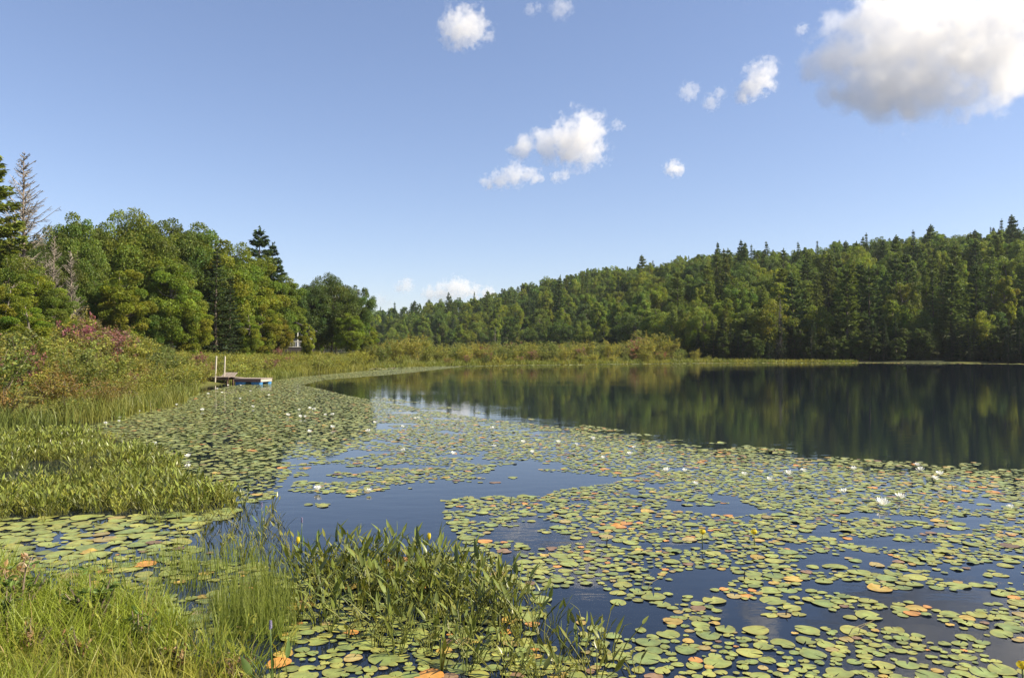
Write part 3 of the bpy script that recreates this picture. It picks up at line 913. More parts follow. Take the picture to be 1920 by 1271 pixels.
# marsh grass on all the visible low shore
P = np.stack([rg.uniform(-46, 60, 520000), rg.uniform(20, 150, 520000)], 1)
px = 960 + F * P[:, 0] / P[:, 1]
sd = shore_sd(P[:, 0], P[:, 1])
keep = (px > -40) & (px < 1990) & (sd > -.5) & (sd < np.where(px > 1330, 2.2, np.where(px < 345, 2.0, 26))) & (rg.random(len(P)) < np.where(sd < 3.0, 1, .16)) & ~((np.abs(P[:, 0] + 18.6) < 1.7) & (P[:, 1] < 50.6))
P = P[keep]; sd = sd[keep]
P = P[:120000]; sd = sd[:120000]
d = np.hypot(P[:, 0], P[:, 1])
h = rg.uniform(.25, .75, len(P)) * (.4 + 1.0 * fbm(P[:, 0] * .4, P[:, 1] * .4, 21)) * np.where(d > 100, 1.1, 1)
zz = np.maximum(height(P[:, 0], P[:, 1]), -.02)
c = np.where((fbm(P[:, 0] * .25, P[:, 1] * .18, 33) > .52)[:, None], np.array([[.215, .215, .042]]), np.array([[.175, .20, .042]]))
blades(mb, np.column_stack([P, zz]), h, .012 + .00045 * d, rg.uniform(.1, .6, len(P)), rg, c * rg.normal(1, .16, (len(P), 1)), 2)
tag(link('marsh_grass', mb.mesh('marsh_grass', M_GRASS)), kind='stuff')

# fresh sedge fringe standing in the shallows of the left shore
mb = MB()
P = np.stack([rg.uniform(-24, -5, 90000), rg.uniform(15, 50, 90000)], 1)
sd = shore_sd(P[:, 0], P[:, 1]); px = 960 + F * P[:, 0] / P[:, 1]
edge = -.3 - 1.9 * fbm(P[:, 0] * .35, P[:, 1] * .22, 71)
keep = (sd > edge) & (sd < 1.0) & (px > -50) & (px < 372) & (rg.random(len(P)) < .8)
P = P[keep][:13000]
blades(mb, np.column_stack([P, np.full(len(P), -.02)]), rg.uniform(.25, .85, len(P)) * (.45 + .9 * fbm(P[:, 0] * .8, P[:, 1] * .6, 27)), rg.uniform(.018, .036, len(P)), rg.uniform(.1, .55, len(P)), rg,
       np.where((fbm(P[:, 0] * .6, P[:, 1] * .5, 17) > .5)[:, None], np.array([[.19, .195, .045]]), np.array([[.145, .175, .042]])) * rg.normal(1, .2, (len(P), 1)), 3)
tag(link('sedge_fringe', mb.mesh('sedge_fringe', M_GRASS)), kind='stuff')

# meadow grass on the near bank
mb = MB()
n = 60000
P = np.stack([rg.uniform(-8, 1.0, n), rg.uniform(3.6, 11, n)], 1)
sd = shore_sd(P[:, 0], P[:, 1])
cl = fbm(P[:, 0] * 1.3, P[:, 1] * 1.3, 44)
keep = (sd > -.12 - .5 * (cl - .5)) & (sd < 6) & (rg.random(n) < .35 + 1.1 * cl)
P = P[keep]; cl = cl[keep]
h = rg.uniform(.12, .38, len(P)) * (.55 + .8 * cl)
c = np.where((cl > .42)[:, None], np.array([[.19, .24, .032]]), np.array([[.235, .24, .045]])) * rg.normal(1, .16, (len(P), 1))
dry = rg.random(len(P)) < .05
c[dry] = np.array([.33, .26, .11])
blades(mb, np.column_stack([P, np.maximum(height(P[:, 0], P[:, 1]), -.02)]), h, rg.uniform(.0035, .0095, len(P)), rg.uniform(.15, 1.0, len(P)), rg, c, 4,
       tipcol=np.minimum(c * np.array([1.15, 1.08, 1.0]), .6))
tag(link('bank_grass', mb.mesh('bank_grass', M_GRASS)), kind='stuff')

# thin rushes standing in the near shallows
mb = MB()
pa = px_poly([(120, 1075), (330, 1035), (460, 1040), (560, 1075), (560, 1271), (470, 1330), (300, 1200)])
P = scatter(pa, 3300, rg)
cl = fbm(P[:, 0] * 2.2, P[:, 1] * 1.6, 52)
P = P[cl > .40]
cx = 960 + F * P[:, 0] / P[:, 1]
h = rg.uniform(.08, .34, len(P)) * (.75 + .5 * ss(250, 480, cx))
blades(mb, np.column_stack([P, np.full(len(P), -.03)]), h, rg.uniform(.003, .0065, len(P)), rg.uniform(.03, .4, len(P)), rg,
       np.array([.165, .225, .045]) * rg.normal(1, .18, (len(P), 1)), 4, tipcol=np.array([.22, .245, .06]))
# a denser tussock
pa = px_poly([(395, 1130), (500, 1100), (545, 1130), (530, 1200), (420, 1210)])
P = scatter(pa, 620, rg)
blades(mb, np.column_stack([P, np.full(len(P), -.03)]), rg.uniform(.15, .42, len(P)), rg.uniform(.0035, .007, len(P)), rg.uniform(.03, .35, len(P)), rg,
       np.array([.17, .23, .04]) * rg.normal(1, .15, (len(P), 1)), 4, tipcol=np.array([.22, .25, .06]))
tag(link('water_rush', mb.mesh('water_rush', M_GRASS)), kind='stuff')

# broad leaved weeds on the bank, by hand
WEED = [shrub(600 + i, .46, .24, 9, 230, .075, c, a, f, bottom=.1, aspect=.42) for i, (c, a, f) in enumerate([((.14, .20, .045), None, 0), ((.20, .22, .06), (.33, .20, .10), .4), ((.36, .24, .15), (.42, .30, .17), .5)])]
for (px_, py_, kd, h, lb) in [
    (25, 1120, WEED[2], .42, 'pale pinkish seed head weed at the left edge of the near bank'),
    (40, 1165, WEED[0], .40, 'dark green broad leaved weed at the left edge of the near bank'),
    (12, 1215, WEED[0], .34, 'broad leaved green weed low at the bottom left corner'),
    (62, 1255, WEED[1], .26, 'yellowing weed with tan leaves at the bottom left'),
    (180, 1180, WEED[0], .44, 'upright lance leaved weed amid the bank grass'),
    (150, 1262, WEED[1], .25, 'tan tinged weed at the bottom edge of the near bank'),
    (265, 1225, WEED[0], .32, 'green weed near the bottom edge beside the rushes'),
    (330, 1262, WEED[1], .24, 'small reddish tan weed at the bottom of the grass'),
    (445, 1262, WEED[2], .20, 'small dry pale weed at the bottom by the lily pads'),
    (15, 905, WEED[0], .0, '')]:
    if not lb: continue
    p = gp(px_, py_); r = thing('weed', lb, 'weed', (p[0], p[1], max(hz(p[0], p[1]), 0) - .02), random.uniform(0, 6), (h / .46,) * 3)
    for nm, me in zip(('stem', 'foliage'), kd): link(nm, me, r)


# ------------------------------------------------------------------ pickerelweed
def pickerel(seed, n=7, H=.46, spike=False, col=(.10, .155, .045)):
    rng = np.random.default_rng(seed)
    st, lf, fl = MB(), MB(), MB()
    for i in range(n):
        a = rng.uniform(0, 6.28); D = np.array([math.cos(a), math.sin(a), 0]); lean = rng.uniform(.05, .8)
        h = H * rng.uniform(.4, 1.0); b = D * rng.uniform(0, .05)
        e = b + D * lean * h + np.array([0, 0, h * .72])
        m = b * .5 + e * .5 - D * .02
        c = np.array(col) * rng.normal(1, .13)
        tube(st, [b + [0, 0, -.06], m, e], [.0055, .005, .0035], 4, c * .9, cap=False)
        # blade: lance shaped, folded along its midrib, pointing up and out
        L_ = rng.uniform(.10, .175) * H / .46; Wd = L_ * rng.uniform(.09, .16)
        el = rng.uniform(.35, 1.5); a2 = a + rng.normal(0, 1.0)
        T = np.array([math.cos(a2) * math.cos(el), math.sin(a2) * math.cos(el), math.sin(el)])
        tw = rng.uniform(0, 6.28) if el > 1.0 else 0
        S = unit(np.cross(T, np.array([0, 0, 1.])) + 1e-6)
        Nn = np.cross(S, T); S2 = S * math.cos(tw) + Nn * math.sin(tw); N2 = np.cross(S2, T)
        rows = []
        for t, w in ((-.06, .30), (0, .62), (.18, 1.0), (.42, .92), (.68, .55), (.88, .2), (1.0, .01)):
            cc = e + T * L_ * t - N2 * L_ * .10 * t * t
            rows += [cc - S2 * Wd * w + N2 * Wd * w * .28, cc, cc + S2 * Wd * w + N2 * Wd * w * .28]
        k = len(rows) // 3
        Q = np.array([[3 * r + q, 3 * r + q + 1, 3 * r + q + 4, 3 * r + q + 3] for r in range(k - 1) for q in (0, 1)])
        lf.add(np.array(rows), Q, c * rng.normal(1, .08))
    if spike:
        t = np.array([[.0, 0, -.05], [.01, .01, H * .6], [.015, .01, H * .92]])
        tube(st, t, [.006, .005, .004], 5, np.array(col))
        m = 90; z = rng.uniform(0, 1, m); an = rng.uniform(0, 6.28, m)
        p = np.stack([.015 + .009 * np.cos(an), .01 + .009 * np.sin(an), H * .9 + z * .06], 1)
        leaves(fl, p, np.stack([np.cos(an), np.sin(an), .3 + 0 * an], 1), .014, .012, jit((.22, .20, .33), m, rng, .15, .05), rng)
    out = [('stalks', st.mesh('stalks', M_PICK, True)), ('leaves', lf.mesh('leaves', M_PICK, True))]
    if spike: out.append(('flower_spike', fl.mesh('flower_spike', M_PETAL)))
    return out


PK = [pickerel(700 + i, n, H, False, c) for i, (n, H, c) in enumerate([(7, .42, (.16, .18, .036)), (9, .45, (.14, .17, .036)), (6, .38, (.185, .19, .036)), (8, .48, (.13, .16, .036)), (5, .34, (.20, .20, .04)), (7, .42, (.165, .18, .034))])]
PKF = [pickerel(720, 6, .5, True), pickerel(721, 5, .46, True)]
rp = np.random.default_rng(81)
PKP = []


def put_pick(x, y, kd, s, label, group):
    r = thing('pickerelweed', label, 'water plant', (x, y, -.01), rp.uniform(0, 6.28), (s, s, s * rp.uniform(.9, 1.1)), group)
    for nm, me in kd: link(nm, me, r)
    PKP.append((x, y))


def dart(poly, n, rng, rmin, pts=None, tries=40):
    pts = [] if pts is None else pts; got = []
    for p in scatter(poly, n * tries, rng):
        if len(got) >= n: break
        if all((p[0] - a) ** 2 + (p[1] - b) ** 2 > rmin * rmin for a, b in pts):
            pts.append((p[0], p[1])); got.append(p)
    return got


A1 = px_poly([(555, 1072), (640, 1048), (790, 1046), (880, 1085), (960, 1130), (980, 1170), (880, 1180), (700, 1150), (590, 1120)])
A2 = px_poly([(560, 1110), (980, 1165), (1080, 1225), (1160, 1275), (1000, 1300), (780, 1240), (640, 1190), (560, 1160)])
A3 = px_poly([(330, 1000), (440, 965), (530, 975), (560, 1030), (560, 1075), (400, 1050)])
A4 = px_poly([(860, 1050), (920, 1060), (1010, 1130), (1150, 1230), (1230, 1275), (1100, 1240), (960, 1140)])
allp = []
for p in dart(A1, 112, rp, .115, allp): put_pick(*p, PK[rp.integers(6)], rp.uniform(.8, 1.12), 'lance leaved pickerelweed in the dense clump standing in the foreground water', 'pickerelweed in the dense foreground clump')
for p in dart(A2, 62, rp, .16, allp): put_pick(*p, PK[rp.integers(6)], rp.uniform(.6, .95), 'looser pickerelweed rising between lily pads at the bottom of the view', 'loose pickerelweed among the bottom pads')
for p in dart(A3, 34, rp, .2, allp): put_pick(*p, PK[[2, 4][rp.integers(2)]], rp.uniform(.5, .85), 'sparse pickerelweed in open water left of the dense foreground clump', 'sparse pickerelweed in open water')
for p in dart(A4, 22, rp, .22, allp): put_pick(*p, PK[rp.integers(6)], rp.uniform(.6, .95), 'single pickerelweed on the right fringe of the foreground clump', 'pickerelweed on the right fringe')
for (px_, py_, lb) in [(566, 1045, 'pickerelweed with a violet flower spike at the back left of the foreground clump'), (514, 1290, 'pickerelweed with a violet flower spike near the bottom edge'), (490, 1010, 'pickerelweed with a faint violet spike standing alone in blue water')]:
    p = gp(px_, py_); put_pick(p[0], p[1], PKF[rp.integers(2)], .85, lb, None)

for k_, (px_, py_) in enumerate([(300, 1215), (350, 1240), (395, 1225), (430, 1262), (470, 1240), (330, 1275), (240, 1190), (500, 1280), (410, 1195), (455, 1205), (375, 1290), (285, 1262), (205, 1215), (525, 1225)]):
    p = gp(px_, py_); r = thing('arrow_leaf_plant', 'light green lance leaved plant at the edge of the near bank among the grass', 'water plant', (p[0], p[1], max(hz(p[0], p[1]), 0) - .01), rp.uniform(0, 6), (rp.uniform(.5, .8),) * 3, 'lance leaved plants at the near bank edge')
    for nm, me in PK[[2, 4][k_ % 2]]: link(nm, me, r).color = (1.35, 1.35, 1.1, 1)

# the big bed along the left shore: nobody could count it
mb = MB(); mbs = MB()
B1 = px_poly([(-60, 832), (150, 812), (270, 842), (330, 880), (350, 905), (450, 940), (445, 956), (300, 962), (150, 962), (-60, 978)])
P = scatter(B1, 3100, rp); dn = fbm(P[:, 0] * .7, P[:, 1] * .5, 91); P = P[dn + rp.normal(0, .06, len(dn)) > .43]
B2 = px_poly([(-60, 805), (200, 798), (340, 850), (420, 895), (520, 935), (515, 968), (300, 985), (-60, 1000)])
P2 = scatter(B2, 520, rp); P = np.concatenate([P, P2[fbm(P2[:, 0] * .9, P2[:, 1] * .7, 191) > .5]])
low = []
for kd in PK:
    q = []
    for nm, me in kd:
        n = len(me.vertices); co = np.empty(n * 3, np.float32); me.vertices.foreach_get('co', co); cc = np.empty(n * 4, np.float32); me.color_attributes['Col'].data.foreach_get('color', cc)
        nl = len(me.polygons); sz = np.empty(nl, np.int32); me.polygons.foreach_get('loop_total', sz); vi = np.empty(len(me.loops), np.int32); me.loops.foreach_get('vertex_index', vi)
        q.append((co.reshape(-1, 3), vi.reshape(-1, 4), cc.reshape(-1, 4)[:, :3]))
    low.append(q)
for (x, y) in P:
    a = rp.uniform(0, 6.28); s = rp.uniform(.4, .85) * (.6 + .75 * float(fbm(np.array([x * .9]), np.array([y * .6]), 133)[0])); R_ = np.array([[math.cos(a), math.sin(a), 0], [-math.sin(a), math.cos(a), 0], [0, 0, 1]]) * s
    tn = np.array([1.16, 1.12, .95]) * rp.normal(1, .24)
    for co, vi, cc in low[rp.integers(6)]:
        mb.add(co @ R_ + np.array([x, y, -.02]), vi, cc * tn)
tag(link('pickerelweed_bed', mb.mesh('pickerelweed_bed', M_PICK, True)), kind='stuff')


# ------------------------------------------------------------------ lily pads
def pad_geo(rng, r, n=18, col=(.15, .19, .055), rim=None):
    nt_ = rng.uniform(.10, .34); a = np.linspace(nt_ / 2, 2 * math.pi - nt_ / 2, n) + rng.uniform(0, 6.28)
    el = rng.uniform(.9, 1.12); ph = rng.uniform(0, 6.28)
    rr_ = r * (1 + .025 * np.sin(a * 3 + ph) + rng.normal(0, .012, n))
    z = (.006 * np.sin(a * 2 + ph) + .003) * r / .15
    cu = rng.random()
    if cu < .22:      # one side curled up or torn in
        k0 = rng.integers(2, n - 4); z[k0:k0 + 3] += r * rng.uniform(.05, .16); rr_[k0:k0 + 3] *= rng.uniform(.8, .95)
    elif cu < .4:
        k0 = rng.integers(1, n - 3); rr_[k0:k0 + 2] *= rng.uniform(.45, .8)
    X, Y = np.cos(a) * rr_ * el, np.sin(a) * rr_ / el
    V = np.concatenate([[[0, 0, 0]], np.stack([X * .55, Y * .55, z * .3 + .001], 1), np.stack([X, Y, z], 1)])
    T = np.stack([np.zeros(n - 1, int), np.arange(1, n), np.arange(2, n + 1)], 1)
    Q = np.stack([np.arange(1, n), np.arange(n + 1, 2 * n), np.arange(n + 2, 2 * n + 1), np.arange(2, n + 1)], 1)
    c = np.array(col); rm = c * np.array([1.1, .95, .9]) if rim is None else np.array(rim)
    C = np.concatenate([[c * 1.12], np.tile(c, (n, 1)), np.tile(rm, (n, 1)) * rng.normal(1, .08, (n, 1))])
    return V, T, Q, C


PADCOL = [((.200, .232, .060), .50), ((.235, .246, .060), .25), ((.165, .210, .062), .14), ((.33, .24, .055), .038), ((.42, .21, .05), .024), ((.17, .11, .06), .02), ((.27, .22, .08), .03)]
PADW = np.array([w for _, w in PADCOL]); PADW /= PADW.sum()
rl = np.random.default_rng(99)
ZONES = [   # photo outline on the water, tries, radius range, cover threshold on clump noise, noise scale
    ('right', [(1010, 925), (1200, 895), (1250, 890), (1920, 935), (2450, 965), (2650, 1320), (1090, 1320), (1090, 1170), (1010, 1120), (900, 1060), (850, 990), (830, 950)], 66000, (.034, .115), .395, .9),
    ('front', [(640, 740), (700, 750), (780, 764), (914, 786), (985, 793), (1056, 803), (1140, 816), (1233, 827), (1480, 858), (1700, 869), (1960, 890), (2450, 925), (2450, 970), (1960, 945), (1500, 915), (1200, 890), (1000, 862), (820, 840), (700, 822)], 58000, (.045, .105), .345, .55),
    ('front', [(700, 741), (914, 775), (1056, 792), (1233, 814), (1480, 845), (1700, 857), (1960, 875), (1960, 890), (1700, 869), (1480, 858), (1233, 827), (1056, 803), (914, 786), (700, 750)], 12000, (.05, .11), .52, .5),
    ('middle', [(560, 878), (700, 828), (1000, 862), (1200, 890), (1000, 905), (800, 905), (720, 935), (600, 950), (540, 940)], 14000, (.04, .10), .42, .6),
    ('left', [(150, 806), (250, 775), (330, 748), (430, 724), (560, 707), (690, 695), (800, 688.5), (870, 687), (740, 702), (610, 712), (565, 722), (610, 731), (700, 754), (705, 800), (690, 832), (600, 862), (545, 882), (512, 935), (440, 945), (330, 900), (290, 842)], 60000, (.05, .115), .22, .45),
    ('bottom', [(540, 1165), (760, 1165), (1000, 1200), (1130, 1260), (1160, 1330), (480, 1330), (520, 1230)], 3200, (.045, .125), .2, 1.2),
    ('clump', [(560, 1060), (860, 1040), (980, 1110), (1010, 1190), (760, 1170), (540, 1170)], 900, (.05, .14), .34, 1.2),
    ('nearleft', [(-60, 972), (300, 965), (440, 955), (380, 995), (330, 1018), (215, 1038), (-60, 1062)], 2600, (.09, .2), .20, .8),
    ('shallow', [(-60, 1062), (215, 1038), (330, 1018), (420, 1040), (540, 1080), (545, 1180), (330, 1190), (0, 1110)], 1500, (.05, .13), .34, 1.0),
    ('islet', [(830, 938), (890, 927), (960, 930), (1000, 945), (930, 955), (850, 950)], 260, (.04, .10), .2, 1.0),
    ('shoreline', [(690, 690.6), (800, 687.2), (960, 684.5), (1150, 682.6), (1320, 680.5), (1500, 680), (1700, 680.3), (1930, 682), (1930, 683.2), (1700, 681.3), (1400, 681), (1150, 683.4), (960, 685.6), (800, 689), (700, 693)], 2600, (.2, .42), .25, .3),
]
HOLES = [px_poly(q) for q in ([(1000, 1105), (1110, 1092), (1170, 1120), (1260, 1145), (1250, 1185), (1120, 1200), (1060, 1165)], [(1480, 1038), (1600, 1030), (1690, 1045), (1640, 1072), (1500, 1068)],
         [(1690, 1060), (1930, 1050), (1930, 1095), (1780, 1092)], [(1240, 1075), (1330, 1062), (1400, 1080), (1300, 1110)], [(650, 935), (760, 905), (1000, 895), (1180, 900), (1000, 925), (830, 935), (800, 975), (640, 990)], [(1500, 1145), (1640, 1138), (1700, 1160), (1560, 1180)])]
pads = []
grid = {}
for zn, poly, ntry, (r0, r1), th, nsc in ZONES:
    pw = px_poly(poly)
    C = scatter(pw, ntry, rl); C = C[shore_sd(C[:, 0], C[:, 1]) < -.02]
    for hole in HOLES: C = C[~in_poly(C, hole) | (rl.random(len(C)) < .03)]
    cl = .38 * fbm(C[:, 0] * nsc * .8, C[:, 1] * nsc, 5) + .62 * fbm(C[:, 0] * nsc * 2.4, C[:, 1] * nsc * 3.2, 15)
    for (x, y), q in zip(C, cl):
        if q < th + .04: continue
        r = r0 + (r1 - r0) * rl.random() ** 1.6
        if rl.random() < .22: r *= rl.uniform(.4, .7)
        gs = (.80 if rl.random() < .45 else 1.12) if zn in ('right', 'middle', 'front') else .78
        gx, gy = int(math.floor(x / .5)), int(math.floor(y / .5)); ok = True
        for i in range(gx - 1, gx + 2):
            for j in range(gy - 1, gy + 2):
                for (a, b, rr_) in grid.get((i, j), ()):
                    if (a - x) ** 2 + (b - y) ** 2 < (gs * (r + rr_)) ** 2: ok = False; break
                if not ok: break
            if not ok: break
        if not ok: continue
        grid.setdefault((gx, gy), []).append((x, y, r)); pads.append((x, y, r, zn))
print('pads', len(pads))
# largest in the picture first
vis = [(r / y, k) for k, (x, y, r, zn) in enumerate(pads) if -10 < 960 + F * x / y < 1930 and HOR + F * CAMZ / y < 1275]
vis.sort(reverse=True); own = set(k for _, k in vis[:296])
PADV = {}
for ci, (c, w) in enumerate(PADCOL):
    PADV[ci] = []
    for v in range(9 if ci < 3 else 3):
        m_ = MB(); V, T, Q, C = pad_geo(rl, 1.0, 22, c); V = V * np.array([1, 1, 1])
        m_.add(V, T, C); m_.f.append(Q); m_.m.append((len(Q), 0))
        PADV[ci].append(m_.mesh('lily_pad', M_PAD, True))
CNAME = ['green', 'yellowish green', 'deep green', 'yellow', 'orange', 'brown', 'tan']
ZNAME = {'right': 'the open raft of pads in the lower right water', 'front': 'the far edge of the pads', 'middle': 'the middle water', 'left': 'the dense left bed',
         'bottom': 'the pads crowding the bottom edge', 'clump': 'the foreground pickerelweed clump', 'nearleft': 'the pad bed below the left reeds', 'shallow': 'the near shallows with rushes', 'islet': 'the small patch in blue water', 'shoreline': 'the far shore'}
mb = MB(); no = 0
for k, (x, y, r, zn) in enumerate(pads):
    ci = int(rl.choice(len(PADCOL), p=PADW)); c = PADCOL[ci][0]
    if zn in ('left', 'nearleft') and ci >= 3 and rl.random() < .6: ci, c = 0, PADCOL[0][0]
    z = .003 + .006 * rl.random()
    v = rl.normal(1, .12)
    if k in own:
        o = link('lily_pad', PADV[ci][rl.integers(len(PADV[ci]))], None, (x, y, z)); no += 1
        o.rotation_euler = (rl.normal(0, .012), rl.normal(0, .012), rl.uniform(0, 6.28)); o.scale = (r, r, r)
        o.color = (v, v, v, 1)
        lb = f'{CNAME[ci]} lily pad floating in {ZNAME[zn]}'
        tag(o, lb, 'lily pad', f'{CNAME[ci]} lily pads in {ZNAME[zn]}')
    else:
        V, T, Q, C = pad_geo(rl, r, 18 if y < 14 else 11, np.array(c) * v)
        V = V + np.array([x, y, z]); V[:, 2] += (V[:, 0] - x) * rl.normal(0, .012)
        V[:, 2] = np.maximum(V[:, 2], .002)
        b = mb.n; mb.add(V, T, C); mb.f.append(Q + b); mb.m.append((len(Q), 0))
tag(link('lily_pad_bed', mb.mesh('lily_pad_bed', M_PAD, True)), kind='stuff')


# ------------------------------------------------------------------ flowers on the water
def lily_flower(seed):
    rng = np.random.default_rng(seed); pe, st = MB(), MB()
    for ring, (n, L_, el, w) in enumerate([(6, .075, .35, .026), (7, .068, .75, .024), (6, .055, 1.12, .02)]):
        for i in range(n):
            a = (i + .5 * (ring % 2)) * 6.283 / n + rng.normal(0, .08); e = el + rng.normal(0, .07)
            D = np.array([math.cos(a), math.sin(a), 0]); S = np.array([-math.sin(a), math.cos(a), 0]); U = np.array([0, 0, 1.])
            rows = []
            for t, q in ((0, .35), (.3, .9), (.6, 1), (.85, .6), (1, .03)):
                th = e + .35 * t
                p = D * (.008 + L_ * t * math.cos(th)) + U * (.004 + L_ * t * math.sin(th))
                rows += [p - S * w * q * .5 + U * .003 * q, p, p + S * w * q * .5 + U * .003 * q]
            Q = np.array([[3 * r + k, 3 * r + k + 1, 3 * r + k + 4, 3 * r + k + 3] for r in range(4) for k in (0, 1)])
            pe.add(np.array(rows), Q, np.array([.86, .86, .82]) * rng.normal(1, .02))
    n = 40; a = rng.uniform(0, 6.28, n)
    for q in a: tube(st, [[0, 0, .006], [.016 * math.cos(q), .016 * math.sin(q), .03]], [.0022, .0018], 3, (.75, .5, .05), cap=False)
    return pe.mesh('petals', M_PETAL, True), st.mesh('stamens', M_PETAL)


FL = [lily_flower(900 + i) for i in range(4)]
WF = [(757, 846), (850, 853), (927, 838), (923, 804.5), (981, 830), (999, 849), (1048, 830), (1080, 835), (1112, 824), (1130, 860), (1181, 853), (1189, 840.6), (755, 801), (785, 784), (779, 785),
      (703, 793), (691, 809.5), (624, 802), (581, 810.5), (572, 782), (563.5, 782), (611, 778.6), (624, 778), (582, 766), (590, 768), (598, 920), (693, 923), (562, 769), (1250, 884), (1283, 884), (1303, 909), (1395, 892),
      (1442, 902), (1477, 889.6), (1505, 884.6), (1581, 925), (1652, 948), (1686, 935), (1599.5, 881), (1718, 874), (1724, 883), (1760, 891), (1751, 900), (1892, 954), (199, 794.6), (224, 790.5), (225, 784), (213, 783),
      (261, 771.5), (291, 834), (354, 857), (354, 877), (342.5, 746), (332, 759), (391, 738.5), (408, 729), (417, 736), (451, 748), (380.5, 769), (474, 763), (470, 733), (428, 722), (452, 722), (505, 741), (540, 779)]
SPECIAL = {(1652, 948): 'largest white water lily in the right water, with a dark stem beside it', (1892, 954): 'white water lily farthest to the right, near the right edge of the photo', (1303, 909): 'white water lily alone below its pair in the right middle water',
           (1581, 925): 'white water lily left of the largest one in the right water', (1686, 935): 'small white water lily just right of the largest one', (598, 920): 'white water lily on the pads beside the blue gap at left centre', (693, 923): 'small white water lily at the edge of the blue gap',
           (354, 857): 'brightest white water lily beside the left reed bed', (354, 877): 'white water lily just below the brightest one beside the left reeds', (757, 846): 'bright white water lily at the left end of the middle row', (850, 853): 'white water lily in the middle of the open blue strip',
           (1130, 860): 'pinkish white water lily in the middle row', (291, 834): 'tiny white water lily at the tip of the left reed bed'}
for i, (x, y) in enumerate(WF):
    p = gp(x, y + 2); s = 1.12 if p[1] < 16 else 1.2
    if (x, y) in SPECIAL: lb, gr = SPECIAL[(x, y)], None
    elif y < 800 and x < 300: lb, gr = 'white water lily in the cluster near the left grassy shore', 'water lilies near the left grassy shore'
    elif y < 760: lb, gr = 'small white water lily far off on the pads before the dock', 'far water lilies before the dock'
    elif x < 720: lb, gr = 'white water lily on the dense left bed of pads', 'water lilies on the left pad bed'
    elif x < 1230: lb, gr = 'white water lily in the middle row across the pads', 'water lilies in the middle row'
    elif x < 1560: lb, gr = 'white water lily in the right middle water near the pad edge', 'water lilies in the right middle water'
    else: lb, gr = 'white water lily near the far right edge of the pads', 'water lilies at the far right pad edge'
    r = thing('water_lily', lb, 'water lily', (p[0], p[1], .03), rl.uniform(0, 6), (s * rl.uniform(.75, 1.1),) * 3, gr)
    r.rotation_euler[0] = rl.normal(-.1, .15); r.rotation_euler[1] = rl.normal(0, .15)
    if (x, y) == (1652, 948): r.scale = (1.6,) * 3
    for nm, me in zip(('petals', 'stamens'), FL[i % 4]): link(nm, me, r)

# yellow pond lilies on stalks
st, bl = MB(), MB()
tube(st, [[.01, .01, -.08], [.005, 0, .05], [0, 0, .13]], [.006, .0055, .005], 6, (.10, .13, .04))
for i in range(6):
    a = i * 1.047; D = np.array([math.cos(a), math.sin(a), 0]); S = np.array([-math.sin(a), math.cos(a), 0]); rows = []
    for t, rr_, w in ((0, .006, .4), (.3, .026, .9), (.65, .032, 1), (1, .022, .45)):
        pp = D * rr_ + np.array([0, 0, .126 + .05 * t]); rows += [pp - S * .019 * w, pp + D * .004, pp + S * .019 * w]
    bl.add(np.array(rows), np.array([[3 * r + k, 3 * r + k + 1, 3 * r + k + 4, 3 * r + k + 3] for r in range(3) for k in (0, 1)]), (.72, .53, .03) if i % 2 else (.62, .55, .05))
dk = np.stack([np.cos(np.arange(8) * .785) * .018, np.sin(np.arange(8) * .785) * .018, np.full(8, .158)], 1); bl.add(dk, [list(range(8))], (.55, .45, .05))
YM = (st.mesh('stalk', M_PICK, True), bl.mesh('bloom', M_PETAL, True))
for (x, y, lb) in [(1316, 1022, 'yellow pond lily bud standing above the pads, left of its pair'), (1412, 1022, 'yellow pond lily bud standing above the pads, right of its pair'), (1911, 1282, 'yellow pond lily at the bottom right corner'),
                   (560, 1052, 'yellow pond lily at the left of the foreground pickerelweed'), (805, 1044, 'yellow pond lily amid the leaves of the foreground clump')]:
    p = gp(x, y); r = thing('pond_lily', lb, 'pond lily', (p[0], p[1], 0), rl.uniform(0, 6), (1, 1, 1.05 if y < 1200 else .9))
    if x < 900: r.scale = (.55, .55, 1.5)
    for nm, me in zip(('stalk', 'bloom'), YM): link(nm, me, r)

# dark dead stubs and pale straws poking out of the water
for i, (x, y, hh, ln, c) in enumerate([(957, 943, .10, .02, 0), (1137, 1022, .10, .01, 0), (1334, 919, .09, .0, 0), (1568, 948, .06, .01, 0), (1577, 985, .07, .0, 0), (1720, 960, .10, .05, 0), (1784, 920, .10, 0, 0), (1471, 1152, .05, .02, 0), (1394, 1085, .08, .01, 0),
                                       (1398, 980, .14, .30, 1), (1207, 1105, .14, .2, 1), (1200, 1098, .13, .1, 1), (1578, 1190, .12, .25, 1), (1600, 1188, .11, .15, 1)]):
    p = gp(x, y); m_ = MB()
    tube(m_, [[0, 0, -.06], [ln * .3, .01, hh * .5], [ln, .02, hh]], [.007, .006, .004] if c == 0 else [.004, .0035, .002], 5, (.025, .02, .016) if c == 0 else (.30, .24, .13))
    o = link('dead_stalk', m_.mesh('dead_stalk', M_WOOD), None, (p[0], p[1], 0))
    if c == 0: tag(o, 'dark dead stub poking out of the water between pads', 'dead stalk', 'dark stubs among the pads')
    else: tag(o, 'pale dry straw leaning out of the water between pads', 'dead stalk', 'pale straws among the pads')

